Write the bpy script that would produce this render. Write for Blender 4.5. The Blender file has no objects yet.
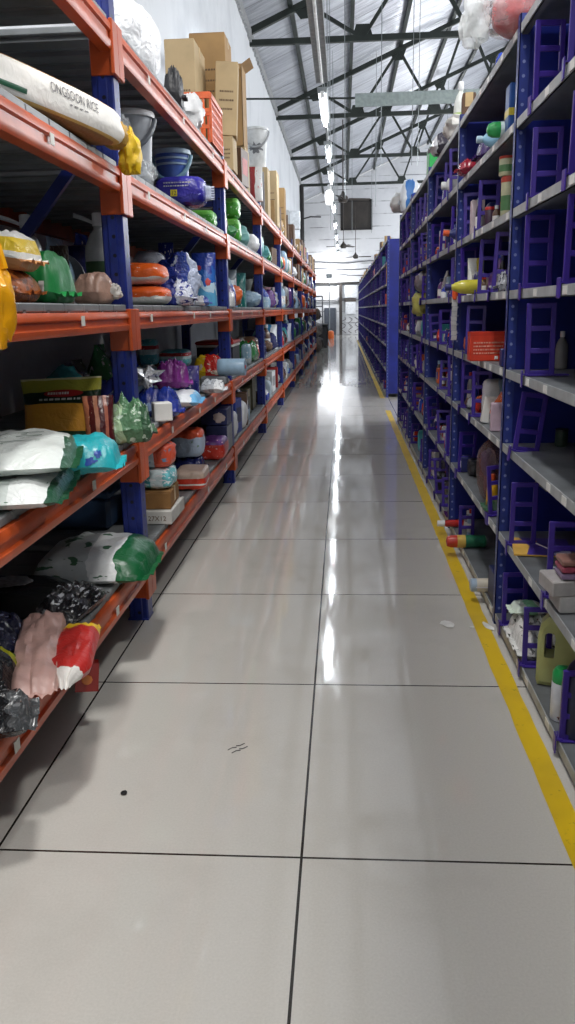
import bpy, math, random
from mathutils import Vector, Matrix, noise
C = bpy.context.scene.collection
PI = math.pi
# ---------------------------------------------------------------- camera
F_PX, YAW, PITCH, ROLL, CAM_H = 809.0, 0.0723, 0.2445, -0.0209, 1.379
IW, IH = 575, 1024
cy, sy = math.cos(YAW), math.sin(YAW); cp, sp = math.cos(PITCH), math.sin(PITCH)
fwd = Vector((-sy*cp, cy*cp, -sp)); r0 = Vector((cy, sy, 0)); u0 = r0.cross(fwd)
cr, sr = math.cos(ROLL), math.sin(ROLL)
right = cr*r0 + sr*u0; up = -sr*r0 + cr*u0
EYE = Vector((0, 0, CAM_H))
cam = bpy.data.cameras.new('camera'); camo = bpy.data.objects.new('camera', cam); C.objects.link(camo)
camo.matrix_world = Matrix(((right.x, up.x, -fwd.x, 0), (right.y, up.y, -fwd.y, 0), (right.z, up.z, -fwd.z, CAM_H), (0, 0, 0, 1)))
cam.sensor_fit = 'VERTICAL'; cam.sensor_height = 36.0; cam.lens = F_PX*36.0/IH
cam.clip_start = 0.05; cam.clip_end = 200
bpy.context.scene.camera = camo
# ---------------------------------------------------------------- light
sc = bpy.context.scene
sc.view_settings.view_transform = 'Standard'; sc.view_settings.look = 'None'
sc.view_settings.gamma = 1.0; sc.view_settings.use_curve_mapping = False
EXPOSURE = 1.1
WORLD = 0.3
TUBE = 60.0
HIGH_FILL = 70.0
PENDANT_FILL = 235.0
sc.view_settings.exposure = EXPOSURE
w = bpy.data.worlds.new('daylight'); sc.world = w; w.use_nodes = True
w.node_tree.nodes['Background'].inputs[0].default_value = (0.93, 0.97, 1.0, 1)
w.node_tree.nodes['Background'].inputs[1].default_value = WORLD

# ---------------------------------------------------------------- helpers
def onp(px, py, ax, val):
    d = fwd + right*((px-IW/2)/F_PX) - up*((py-IH/2)/F_PX)
    t = (val-EYE[ax])/d[ax]
    return EYE + d*t
def lin(c):
    return tuple(((v/255)/12.92 if v/255 <= 0.04045 else ((v/255+0.055)/1.055)**2.4) for v in c) + (1.0,)
MATS = {}
def nodes_of(name):
    m = bpy.data.materials.new(name); m.use_nodes = True
    return m, m.node_tree.nodes, m.node_tree.links, m.node_tree.nodes['Principled BSDF']
def mth(N, L, op, a, b=None, c=None):
    n = N.new('ShaderNodeMath'); n.operation = op
    for i, v in enumerate((a, b, c)):
        if v is None: continue
        if isinstance(v, (int, float)): n.inputs[i].default_value = v
        else: L.new(v, n.inputs[i])
    return n.outputs[0]
def mixc(N, L, fac, a, b):
    n = N.new('ShaderNodeMix'); n.data_type = 'RGBA'
    for s, v in ((n.inputs['Factor'], fac), (n.inputs['A'], a), (n.inputs['B'], b)):
        if isinstance(v, (int, float)): s.default_value = v
        elif isinstance(v, tuple): s.default_value = v
        else: L.new(v, s)
    return n.outputs['Result']
def noi(N, L, scale, vec=None, detail=3, rough=0.55):
    n = N.new('ShaderNodeTexNoise'); n.inputs['Scale'].default_value = scale
    n.inputs['Detail'].default_value = detail; n.inputs['Roughness'].default_value = rough
    if vec is not None: L.new(vec, n.inputs['Vector'])
    return n.outputs['Fac']
def step(N, L, v, lo, hi):
    n = N.new('ShaderNodeMapRange'); n.inputs[1].default_value = lo; n.inputs[2].default_value = hi; L.new(v, n.inputs[0]); return n.outputs[0]
def bump(N, L, B, h, strength=0.3, dist=0.01):
    b = N.new('ShaderNodeBump'); b.inputs['Strength'].default_value = strength; b.inputs['Distance'].default_value = dist
    L.new(h, b.inputs['Height']); L.new(b.outputs[0], B.inputs['Normal'])
def flat(c, rough=0.5, metal=0.0, alpha=1.0, vary=0.12, scale=14, bmp=0.0, spec=0.5):
    k = ('flat', c, rough, metal, alpha, vary, scale, bmp)
    if k in MATS: return MATS[k]
    m, N, L, B = nodes_of('paint_%d' % len(MATS))
    col = lin(c)
    tc = N.new('ShaderNodeTexCoord')
    f = noi(N, L, scale, tc.outputs['Object'], 4)
    dk = tuple(v*(1-vary*2) for v in col[:3]) + (1,)
    L.new(mixc(N, L, step(N, L, f, 0.35, 0.65), dk, col), B.inputs['Base Color'])
    B.inputs['Roughness'].default_value = rough; B.inputs['Metallic'].default_value = metal
    B.inputs['Alpha'].default_value = alpha; B.inputs['Specular IOR Level'].default_value = spec
    if bmp: bump(N, L, B, noi(N, L, scale*3, tc.outputs['Object'], 4), bmp, 0.01)
    MATS[k] = m; return m
def pack(c1, c2, c3, axis='X', cuts=(0.33, 0.66), art=None, rough=0.3, seed=0, metal=0.0, wob=0.12, amount=0.55, crinkle=0.35):
    """printed plastic film: three colour fields along one axis and an irregular printed motif"""
    k = ('pack', c1, c2, c3, axis, cuts, art, rough, seed, metal, wob, amount, crinkle)
    if k in MATS: return MATS[k]
    m, N, L, B = nodes_of('film_%d' % len(MATS))
    tc = N.new('ShaderNodeTexCoord'); sep = N.new('ShaderNodeSeparateXYZ'); L.new(tc.outputs['Generated'], sep.inputs[0])
    mp = N.new('ShaderNodeMapping'); mp.inputs['Location'].default_value = (seed*1.37, seed*0.71, seed*2.3); L.new(tc.outputs['Generated'], mp.inputs[0])
    nz = noi(N, L, 3.0, mp.outputs[0], 1)
    v = mth(N, L, 'MULTIPLY_ADD', nz, wob, mth(N, L, 'SUBTRACT', sep.outputs['XYZ'.index(axis)], wob/2))
    rp = N.new('ShaderNodeValToRGB'); rp.color_ramp.interpolation = 'CONSTANT'
    e = rp.color_ramp.elements; e[0].position = 0; e[0].color = lin(c1); e[1].position = cuts[0]; e[1].color = lin(c2)
    x = e.new(cuts[1]); x.color = lin(c3); L.new(v, rp.inputs[0])
    col = rp.outputs[0]
    if art:
        n2 = noi(N, L, 7.0, mp.outputs[0], 2)
        col = mixc(N, L, step(N, L, n2, amount, amount+0.02), col, lin(art))
    L.new(col, B.inputs['Base Color']); B.inputs['Roughness'].default_value = rough; B.inputs['Metallic'].default_value = metal
    if crinkle:
        n3 = N.new('ShaderNodeTexNoise'); n3.inputs['Scale'].default_value = 22; n3.inputs['Detail'].default_value = 3; n3.inputs['Distortion'].default_value = 1.2
        L.new(tc.outputs['Object'], n3.inputs['Vector']); bump(N, L, B, n3.outputs['Fac'], crinkle, 0.02)
    MATS[k] = m; return m
def clear(c=(235, 240, 242), alpha=0.32, rough=0.12):
    k = ('clear', c, alpha)
    if k in MATS: return MATS[k]
    m, N, L, B = nodes_of('clear_film_%d' % len(MATS))
    tc = N.new('ShaderNodeTexCoord')
    f = noi(N, L, 16, tc.outputs['Object'], 3)
    B.inputs['Base Color'].default_value = lin(c); B.inputs['Roughness'].default_value = rough
    L.new(mth(N, L, 'MULTIPLY_ADD', step(N, L, f, 0.4, 0.7), 0.35, alpha*0.7), B.inputs['Alpha'])
    bump(N, L, B, f, 0.5, 0.02)
    MATS[k] = m; return m
def emit(name, c, s):
    m, N, L, B = nodes_of(name)
    B.inputs['Base Color'].default_value = (0.9, 0.9, 0.9, 1); B.inputs['Emission Color'].default_value = lin(c); B.inputs['Emission Strength'].default_value = s
    return m

class MB:
    """collects verts and faces"""
    def __init__(s): s.v = []; s.f = []
    def add(s, v, f):
        o = len(s.v); s.v += [tuple(p) for p in v]; s.f += [tuple(i+o for i in q) for q in f]; return s
    def box(s, x0, x1, y0, y1, z0, z1, b=0.0):
        if x1 < x0: x0, x1 = x1, x0
        if y1 < y0: y0, y1 = y1, y0
        if b <= 0:
            v = [(x, y, z) for x in (x0, x1) for y in (y0, y1) for z in (z0, z1)]
            return s.add(v, [(0, 1, 3, 2), (4, 6, 7, 5), (0, 4, 5, 1), (2, 3, 7, 6), (0, 2, 6, 4), (1, 5, 7, 3)])
        b = min(b, (x1-x0)/2.2, (y1-y0)/2.2, (z1-z0)/2.2)
        v = []; 
        for z, i in ((z0, b), (z0+b, 0), (z1-b, 0), (z1, b)):
            X0, X1, Y0, Y1 = x0+i, x1-i, y0+i, y1-i
            k = b if i == 0 else b*0.3
            v += [(X0+k, Y0, z), (X1-k, Y0, z), (X1, Y0+k, z), (X1, Y1-k, z), (X1-k, Y1, z), (X0+k, Y1, z), (X0, Y1-k, z), (X0, Y0+k, z)]
        f = [tuple(reversed(range(8))), tuple(range(24, 32))]
        for r in range(3):
            for j in range(8): f.append((r*8+j, r*8+(j+1) % 8, r*8+8+(j+1) % 8, r*8+8+j))
        return s.add(v, f)
    def bar(s, a, b, w, h=None, upv=(0, 0, 1)):
        a, b = Vector(a), Vector(b); d = (b-a).normalized(); u = Vector(upv)
        if abs(d.dot(u)) > 0.99: u = Vector((0, 1, 0))
        x = d.cross(u).normalized(); y = x.cross(d); h = h or w
        v = [p + x*(i*w/2) + y*(j*h/2) for p in (a, b) for i, j in ((-1, -1), (1, -1), (1, 1), (-1, 1))]
        return s.add(v, [(0, 1, 2, 3), (7, 6, 5, 4), (0, 4, 5, 1), (1, 5, 6, 2), (2, 6, 7, 3), (3, 7, 4, 0)])
    def tube(s, pts, r, seg=8, cap=True):
        pts = [Vector(p) for p in pts]; n = len(pts); rr = r if isinstance(r, (list, tuple)) else [r]*n; o = len(s.v); prev = None
        for i, p in enumerate(pts):
            d = (pts[min(i+1, n-1)]-pts[max(i-1, 0)]).normalized()
            u = prev or (Vector((0, 0, 1)) if abs(d.z) < 0.9 else Vector((1, 0, 0)))
            x = d.cross(u).normalized(); y = x.cross(d); prev = y
            for k in range(seg):
                a = 2*PI*k/seg; s.v.append(tuple(p + x*(rr[i]*math.cos(a)) + y*(rr[i]*math.sin(a))))
        for i in range(n-1):
            for k in range(seg): s.f.append((o+i*seg+k, o+i*seg+(k+1) % seg, o+(i+1)*seg+(k+1) % seg, o+(i+1)*seg+k))
        if cap: s.f.append(tuple(o+k for k in reversed(range(seg)))); s.f.append(tuple(o+(n-1)*seg+k for k in range(seg)))
        return s
    def lathe(s, prof, seg=20, sx=1.0, sy=1.0):
        o = len(s.v); n = len(prof)
        for r, z in prof:
            for k in range(seg): a = 2*PI*k/seg; s.v.append((r*sx*math.cos(a), r*sy*math.sin(a), z))
        for i in range(n-1):
            for k in range(seg): s.f.append((o+i*seg+k, o+i*seg+(k+1) % seg, o+(i+1)*seg+(k+1) % seg, o+(i+1)*seg+k))
        if prof[0][0] > 1e-4: s.f.append(tuple(o+k for k in reversed(range(seg))))
        if prof[-1][0] > 1e-4: s.f.append(tuple(o+(n-1)*seg+k for k in range(seg)))
        return s
    def prism(s, poly, y0, y1):
        """polygon in x,z extruded along y"""
        n = len(poly); v = [(x, y0, z) for x, z in poly]+[(x, y1, z) for x, z in poly]
        f = [tuple(range(n)), tuple(reversed(range(n, 2*n)))]+[(i, i+n, (i+1) % n+n, (i+1) % n) for i in range(n)]
        return s.add(v, f)
    def xf(s, M):
        s.v = [tuple(M @ Vector(p)) for p in s.v]; return s
    def obj(s, name, mat, parent=None, loc=None, rot=None, smooth=True):
        me = bpy.data.meshes.new(name); me.from_pydata(s.v, [], s.f); me.update()
        if smooth:
            me.polygons.foreach_set('use_smooth', [True]*len(me.polygons))
            try: me.set_sharp_from_angle(angle=math.radians(38))
            except Exception: pass
        if mat: me.materials.append(mat)
        o = bpy.data.objects.new(name, me); C.objects.link(o)
        if parent: o.parent = parent
        if loc: o.location = loc
        if rot: o.rotation_euler = rot
        return o
def tag(o, label, cat, group=None):
    o['label'] = label; o['category'] = cat
    if group: o['group'] = group
    return o
def thing(name, label, cat, loc=(0, 0, 0), rot=(0, 0, 0), group=None):
    o = bpy.data.objects.new(name, None); C.objects.link(o); o.location = loc; o.rotation_euler = rot
    return tag(o, label, cat, group)
def struct(name, mb, mat, smooth=False):
    o = mb.obj(name, mat, smooth=smooth); o['kind'] = 'structure'; return o
def copy_tree(o, parent=None):
    c = o.copy(); C.objects.link(c); c.parent = parent
    for ch in list(o.children): copy_tree(ch, c)
    return c
_ord = ['nearest', 'second', 'third', 'fourth', 'fifth', 'sixth', 'seventh', 'eighth', 'ninth', 'tenth', 'eleventh', 'twelfth', 'thirteenth', 'fourteenth']

# ---------------------------------------------------------------- room
XW, Y0, Y1 = -1.9, -6.0, 45.4
RIDGE_X, EAVE = 7.0, 6.95
SLOPE = 0.41
# floor tiles 0.812 x 1.0
m, N, L, B = nodes_of('floor_tile')
g = N.new('ShaderNodeNewGeometry'); s = N.new('ShaderNodeSeparateXYZ'); L.new(g.outputs['Position'], s.inputs[0])
tx = mth(N, L, 'DIVIDE', mth(N, L, 'ADD', s.outputs[0], 0.1139), 0.8122); ty = mth(N, L, 'SUBTRACT', s.outputs[1], 1.8162)
fx = mth(N, L, 'ABSOLUTE', mth(N, L, 'SUBTRACT', mth(N, L, 'FRACT', mth(N, L, 'ADD', tx, 0.5)), 0.5))
fy = mth(N, L, 'ABSOLUTE', mth(N, L, 'SUBTRACT', mth(N, L, 'FRACT', mth(N, L, 'ADD', ty, 0.5)), 0.5))
jx = mth(N, L, 'LESS_THAN', fx, 0.0044); jy = mth(N, L, 'LESS_THAN', fy, 0.0036); jn = mth(N, L, 'MAXIMUM', jx, jy)
cb = N.new('ShaderNodeCombineXYZ'); L.new(mth(N, L, 'FLOOR', tx), cb.inputs[0]); L.new(mth(N, L, 'FLOOR', ty), cb.inputs[1])
wn = N.new('ShaderNodeTexWhiteNoise'); L.new(cb.outputs[0], wn.inputs['Vector'])
spk = noi(N, L, 160, g.outputs['Position'], 3, 0.7)
smd = noi(N, L, 1.6, g.outputs['Position'], 5, 0.65)
base = mixc(N, L, step(N, L, spk, 0.3, 0.7), lin((192, 189, 182)), lin((202, 199, 192)))
base = mixc(N, L, mth(N, L, 'MULTIPLY', wn.outputs['Value'], 0.16), base, lin((178, 176, 170)))
base = mixc(N, L, mth(N, L, 'MULTIPLY', step(N, L, smd, 0.52, 0.78), 0.45), base, lin((168, 164, 156)))
base = mixc(N, L, jn, base, lin((48, 44, 40)))
L.new(base, B.inputs['Base Color'])
mp = N.new('ShaderNodeMapping'); mp.inputs['Scale'].default_value = (9, 1.1, 1); L.new(g.outputs['Position'], mp.inputs[0])
stk = noi(N, L, 2.2, mp.outputs[0], 5, 0.7)
L.new(mth(N, L, 'MULTIPLY_ADD', step(N, L, stk, 0.45, 0.75), 0.14, 0.045), B.inputs['Roughness'])
B.inputs['Specular IOR Level'].default_value = 0.55
FLOOR_M = m
struct('floor', MB().box(XW-0.2, 18, Y0, Y1+0.3, -0.12, 0), FLOOR_M)
# yellow line
m, N, L, B = nodes_of('yellow_line_paint')
g = N.new('ShaderNodeNewGeometry'); a = noi(N, L, 26, g.outputs['Position'], 5, 0.7); b_ = noi(N, L, 2.5, g.outputs['Position'], 3)
cc = mixc(N, L, step(N, L, b_, 0.4, 0.65), lin((222, 186, 28)), lin((198, 164, 30)))
L.new(mixc(N, L, step(N, L, a, 0.62, 0.72), cc, lin((120, 104, 50))), B.inputs['Base Color']); B.inputs['Roughness'].default_value = 0.35
YL = m
for nm, a, b_ in (('floor_line', -4.0, 11.3), ('floor_line', 12.9, 37.5)):
    rnd = random.Random(3); mb = MB(); n = int((b_-a)/0.12); 
    xs = []
    for i in range(n+1):
        y = a+(b_-a)*i/n; xs.append((0.572+rnd.uniform(-.0025, .0025), 0.640+rnd.uniform(-.003, .003), y))
    for (p, q, y), (p2, q2, y2) in zip(xs, xs[1:]):
        mb.add([(p, y, .002), (q, y, .002), (q2, y2, .002), (p2, y2, .002)], [(0, 1, 2, 3)])
    o = mb.obj(nm, YL, smooth=False); o['kind'] = 'structure'
# walls
def wall_mat(name, c, c2, brick=False):
    m, N, L, B = nodes_of(name)
    g = N.new('ShaderNodeNewGeometry')
    a = noi(N, L, 0.7, g.outputs['Position'], 6, 0.65); b = noi(N, L, 7, g.outputs['Position'], 4, 0.6)
    col = mixc(N, L, mth(N, L, 'MULTIPLY', step(N, L, a, 0.48, 0.75), 0.7), lin(c), lin(c2))
    col = mixc(N, L, mth(N, L, 'MULTIPLY', step(N, L, b, 0.6, 0.75), 0.35), col, lin(c2))
    if brick:
        s = N.new('ShaderNodeSeparateXYZ'); L.new(g.outputs['Position'], s.inputs[0])
        fr = mth(N, L, 'FRACT', mth(N, L, 'DIVIDE', s.outputs[2], 0.62))
        col = mixc(N, L, mth(N, L, 'MULTIPLY', mth(N, L, 'LESS_THAN', fr, 0.06), step(N, L, noi(N, L, 1.3, g.outputs['Position'], 3), 0.42, 0.6)), col, lin((120, 122, 126)))
    L.new(col, B.inputs['Base Color']); B.inputs['Roughness'].default_value = 0.75
    bump(N, L, B, b, 0.25, 0.02)
    return m
WM = wall_mat('whitewash', (226, 229, 233), (192, 196, 202))
WB = wall_mat('whitewash_block', (214, 216, 220), (176, 178, 184), True)
struct('wall_left', MB().box(XW-0.25, XW, Y0, 38.2, 0, EAVE-0.22), WM)
struct('wall_left_far', MB().box(XW-0.9, XW-0.62, 38.2, Y1, 0, EAVE), flat((58, 60, 64), 0.8))
mb = MB()
rz_ = EAVE+SLOPE*(RIDGE_X-XW)
mb.prism([(XW-0.7, 0), (2*RIDGE_X-XW, 0), (2*RIDGE_X-XW, EAVE), (RIDGE_X, rz_), (XW-0.7, EAVE-.25)], Y1, Y1+0.3)
struct('wall_back', mb, WB)
struct('wall_right', MB().box(2*RIDGE_X-XW, 2*RIDGE_X-XW+.25, 2.0, Y1, 0, EAVE), WM)
# toothed top of the left wall (corrugation ends)
mb = MB(); rnd = random.Random(8); y = 2.0
while y < 38:
    d = 0.16; mb.box(XW-0.12, XW+0.05, y, y+d*0.62, EAVE-0.24+rnd.uniform(-.02, .02), EAVE-0.02); y += d
mb.box(XW-0.2, XW+0.01, 2, 38.2, EAVE-.22, EAVE-0.06)
struct('trim_1', mb, flat((176, 178, 180), 0.8))
# roof: foil insulation
m, N, L, B = nodes_of('foil_insulation')
g = N.new('ShaderNodeNewGeometry'); mp = N.new('ShaderNodeMapping'); mp.inputs['Rotation'].default_value = (0, 0, 0.5); mp.inputs['Scale'].default_value = (0.8, 4.5, 1); L.new(g.outputs['Position'], mp.inputs[0])
n1 = N.new('ShaderNodeTexNoise'); n1.inputs['Scale'].default_value = 1.1; n1.inputs['Detail'].default_value = 5; n1.inputs['Distortion'].default_value = 0.7; L.new(mp.outputs[0], n1.inputs['Vector'])
n2 = noi(N, L, 0.5, g.outputs['Position'], 3)
s = N.new('ShaderNodeSeparateXYZ'); L.new(g.outputs['Position'], s.inputs[0])
sm = mth(N, L, 'LESS_THAN', mth(N, L, 'FRACT', mth(N, L, 'DIVIDE', s.outputs[1], 1.25)), 0.035)
c1 = mixc(N, L, step(N, L, n1.outputs['Fac'], 0.35, 0.7), lin((176, 180, 190)), lin((214, 218, 226)))
c1 = mixc(N, L, step(N, L, n2, 0.5, 0.8), c1, lin((160, 164, 176)))
c1 = mixc(N, L, mth(N, L, 'MULTIPLY', sm, 0.65), c1, lin((92, 96, 104)))
L.new(c1, B.inputs['Base Color']); B.inputs['Roughness'].default_value = 0.38; B.inputs['Metallic'].default_value = 0.25
bump(N, L, B, n1.outputs['Fac'], 0.7, 0.12)
FOIL = m
mb = MB()
for sgn in (1, -1):
    xa = XW-0.35 if sgn > 0 else 2*RIDGE_X-XW+.35
    za = EAVE-SLOPE*0.35+0.12; zb = rz_+0.12
    v = [(xa, Y0, za), (RIDGE_X, Y0, zb), (RIDGE_X, Y1+.3, zb), (xa, Y1+.3, za)]
    v += [(x, y, z+0.06) for x, y, z in v]
    mb.add(v, [(0, 1, 2, 3), (7, 6, 5, 4), (0, 4, 5, 1), (1, 5, 6, 2), (2, 6, 7, 3), (3, 7, 4, 0)])
struct('roof', mb, FOIL)
STEEL = flat((44, 52, 48), 0.55, 0.2, vary=0.2, scale=3)
for i, x in enumerate([-1.05, 0.22, 1.6, 3.0, 4.35, 5.7]):
    z = EAVE+SLOPE*(x-XW)+0.05
    o = MB().box(x-.045, x+.045, Y0, Y1, z-0.06, z+0.05).obj('roof_purlin', STEEL, smooth=False)
    tag(o, 'dark steel purlin running under the foil roof, %s from the left wall' % _ord[i], 'purlin', 'steel roof purlins')
# trusses
def truss(y, i):
    t = thing('roof_truss', ['dark green steel roof truss, %s to the camera, hung over the aisle' % o_ for o_ in ('nearest', 'second nearest', 'third nearest', 'fourth nearest', 'fifth nearest', 'sixth nearest')][i], 'truss', (0, y, 0), group='steel roof trusses')
    zb = 6.69; xr = 2*RIDGE_X-XW
    MB().box(XW, xr, -.05, .05, zb-.055, zb+.055).obj('bottom_chord', STEEL, t, smooth=False)
    zt = lambda x: EAVE-0.05+SLOPE*((x if x < RIDGE_X else 2*RIDGE_X-x)-XW)
    MB().bar((XW, 0, zt(XW)), (RIDGE_X, 0, zt(RIDGE_X)), .1, .12).obj('top_chord', STEEL, t, smooth=False)
    MB().bar((RIDGE_X, 0, zt(RIDGE_X)), (xr, 0, zt(xr)), .1, .12).obj('top_chord', STEEL, t, smooth=False)
    tops = [-0.75, 1.55, 3.4, 5.2]; bots = [0.4, 2.55, 4.5, 6.3]
    for j, b in enumerate(bots):
        MB().bar((tops[j], 0, zt(tops[j])), (b, 0, zb), .07, .07).obj('web', STEEL, t, smooth=False)
        nx = tops[j+1] if j+1 < 4 else RIDGE_X
        MB().bar((b, 0, zb), (nx, 0, zt(nx)), .07, .07).obj('web', STEEL, t, smooth=False)
        MB().prism([(b-.22, zb), (b+.22, zb), (b+.13, zb+.26), (b-.13, zb+.26)], -.02, .02).obj('gusset', STEEL, t, smooth=False)
        x = tops[j]; z = zt(x)
        MB().prism([(x-.24, z-.1), (x-.1, z-.28), (x+.1, z-.26), (x+.24, z+.1)], -.02, .02).obj('gusset', STEEL, t, smooth=False)
for i, y in enumerate((5.0, 11.65, 18.3, 25.0, 31.4, 38.0)): truss(y, i)

# ---------------------------------------------------------------- lamps
TUBE_M = emit('tube_glow', (240, 248, 255), TUBE)
GLOBE = emit('globe_glow', (245, 250, 255), 6)
GALV = flat((150, 156, 158), 0.45, 0.5)
WHITE = flat((232, 234, 234), 0.4)
lx, lz = -0.26, 4.0
def tube_lamp(x, y0, y1, z, label, tray=True, group='tube lights', r=0.02):
    t = thing('tube_light', label, 'light', (x, (y0+y1)/2, z), group=group); h = (y1-y0)/2
    if tray: MB().prism([(-.05, .03), (.05, .03), (.065, .1), (-.065, .1)], -h, h).obj('lamp_housing', GALV, t, smooth=False)
    MB().tube([(0, -h+.03, 0), (0, h-.03, 0)], r, 8).obj('tube', TUBE_M, t)
    for e in (-1, 1): MB().box(-.025, .025, e*h-.02, e*h+.02, -.03, .05, .005).obj('end_cap', WHITE, t)
    MB().tube([(0, -h*.7, .1 if tray else 0), (0, -h*.7, EAVE+SLOPE*(x-XW)-z+.1)], .004, 4).obj('hanger', GALV, t)
    MB().tube([(0, h*.7, .1 if tray else 0), (0, h*.7, EAVE+SLOPE*(x-XW)-z+.1)], .004, 4).obj('hanger', GALV, t)
spots = [(11.2, 12.9), (14.6, 15.9), (17.2, 18.6), (22.5, 23.9), (27, 28.4), (31.5, 33), (36, 37.4), (40.4, 41.8)]
for i, (a, b) in enumerate(spots):
    tube_lamp(lx, a, b, lz, 'lit white tube over the aisle, %s of its row' % _ord[i] if i else 'brightest lit white tube over the aisle, nearest of its row', r=.008 if i in (1, 2) else .02)
# unseen high lamps, added to brighten the near half of the hall
for i, (x, y) in enumerate(((-.6, -3.5), (1.6, -.5), (-.4, 2.5), (3.6, 4.5), (6.4, 9.5), (6.4, 17.5))):
    t = thing('added_high_lamp', 'added round fill lamp under the roof, out of view, %s from the camera end' % _ord[i], 'light', (x, y, 6.0), group='added high fill lamps')
    MB().lathe([(.0, .3), (.06, .3), (.1, .2), (.3, 0), (.31, 0), (.31, .012), (.11, .22), (.07, .34), (0, .34)], 20).obj('shade', GALV, t)
    MB().lathe([(0, .02), (.27, .02), (.27, .035), (0, .035)], 20).obj('diffuser', WHITE, t)
    MB().tube([(0, 0, .33), (0, 0, EAVE+SLOPE*(x-XW)-6.0+.1)], .01, 5).obj('hanger', GALV, t)
    ld = bpy.data.lights.new('lamp', 'AREA'); ld.shape = 'DISK'; ld.size = .55; ld.energy = HIGH_FILL; ld.color = (1, .985, .96)
    lo = bpy.data.objects.new('lamp', ld); C.objects.link(lo); lo.parent = t; lo.location = (0, 0, .0)
for i, y in enumerate((6, 12, 18, 24, 30, 36, 42)):  # pendants added out of view to lift the roof, walls and upper shelves
    x, z = 6.2, 5.2
    t = thing('added_pendant_lamp', 'added white pendant fill lamp beyond blue shelving, out of view, %s from the camera end' % _ord[i], 'light', (x, y, z), group='added pendant fill lamps out of view')
    MB().lathe([(0, .34), (.07, .34), (.09, .2), (.07, .19), (0, .19)], 14).obj('socket', GALV, t)
    MB().lathe([(0, .19), (.05, .19), (.12, .1), (.13, .02), (.09, -.08), (0, -.11)], 16).obj('globe', GLOBE, t)
    MB().tube([(0, 0, .33), (0, 0, EAVE+SLOPE*(x-XW)-z+.1)], .01, 5).obj('hanger', GALV, t)
    ld = bpy.data.lights.new('lamp', 'POINT'); ld.shadow_soft_size = .16; ld.energy = PENDANT_FILL; ld.color = (.96, .98, 1)
    lo = bpy.data.objects.new('lamp', ld); C.objects.link(lo); lo.parent = t; lo.location = (0, 0, -.3)
t = thing('flood_lamp', 'bright flood lamp on a pole lighting the back wall', 'light', (-.75, 44.2, 2.95))
MB().box(-.16, .16, -.05, .05, 0, .22, .02).obj('lamp_body', GALV, t)
MB().box(-.14, .14, .05, .056, .02, .2).obj('lamp_glass', emit('flood_glow', (250, 252, 255), 8), t)
MB().tube([(0, 0, 0), (0, 0, -2.95)], .025, 8).obj('pole', GALV, t)
ld = bpy.data.lights.new('lamp', 'POINT'); ld.shadow_soft_size = .12; ld.energy = 90
lo = bpy.data.objects.new('lamp', ld); C.objects.link(lo); lo.parent = t; lo.location = (0, .25, .12)
# tray above the near part of the row and a bulb
mb = MB().prism([(-.075, 0), (.075, 0), (.075, .07), (.06, .07), (.06, .012), (-.06, .012), (-.06, .07), (-.075, .07)], -3.5, 11.1)
t = thing('cable_tray', 'long grey tray with an unlit white tube strip over the aisle', 'cable tray', (lx, 0, lz+.12))
mb.obj('tray', GALV, t, smooth=False)
MB().tube([(0, -3.4, -.018), (0, 11.0, -.018)], .016, 8).obj('tube_strip', WHITE, t)
o = MB().tube([(lx, 12.95, lz+.15), (lx, Y1, lz+.15)], .02, 6).obj('conduit', GALV); tag(o, 'thin grey conduit carrying the far tube lights toward back wall', 'conduit')
t = thing('bulb_lamp', 'white opaque lamp at the end of the thin tube row over aisle', 'light', (lx-.06, 19.6, lz-.18))
MB().lathe([(0, -.14), (.07, -.13), (.09, -.05), (.1, .08), (.08, .14), (.05, .18), (.0, .18)], 16).obj('bulb', emit('bulb_glow', (250, 252, 255), .9), t)
MB().lathe([(.05, .17), (.055, .26), (.03, .3), (.0, .3)], 12).obj('socket', WHITE, t)
# ceiling cross bar and wires
o = MB().prism([(0, -.06), (.02, -.08), (.02, .08), (0, .06)], 0, 1).xf(Matrix(((0, 1, 0, 0), (1, 0, 0, 0), (0, 0, 1, 0), (0, 0, 0, 1))))
mb = MB().box(.22, 9, 15.95, 16.1, 4.93, 5.09).box(.22, 9, 15.93, 15.95, 4.9, 5.12)
o = mb.obj('cross_channel', flat((158, 170, 168), 0.5, 0.3), smooth=False); tag(o, 'pale grey steel channel hung across the hall under the trusses', 'channel')
o = MB().tube([(XW, 16.0, 5.12), (.215, 16.0, 5.06)], .018, 6).obj('cross_pipe', STEEL); tag(o, 'thin dark pipe from white left wall to pale grey channel', 'pipe')
rnd = random.Random(4)
for i, px in enumerate((330, 334, 345, 352, 372, 376, 381, 412, 418, 447)):
    y = rnd.choice((17.9, 24.7, 31, 33))
    p = onp(px, 140, 1, y)
    zt = EAVE+SLOPE*((p.x if p.x < RIDGE_X else 2*RIDGE_X-p.x)-XW)+.13
    o = MB().tube([(p.x, y, zt), (p.x, y, 3.6 if p.x < .3 else 4.2)], .007, 4).obj('hanging_wire', GALV)
    tag(o, 'thin pale wire hanging from the roof, %s counted from the left wall' % _ord[i], 'wire', 'hanging wires')
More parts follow.
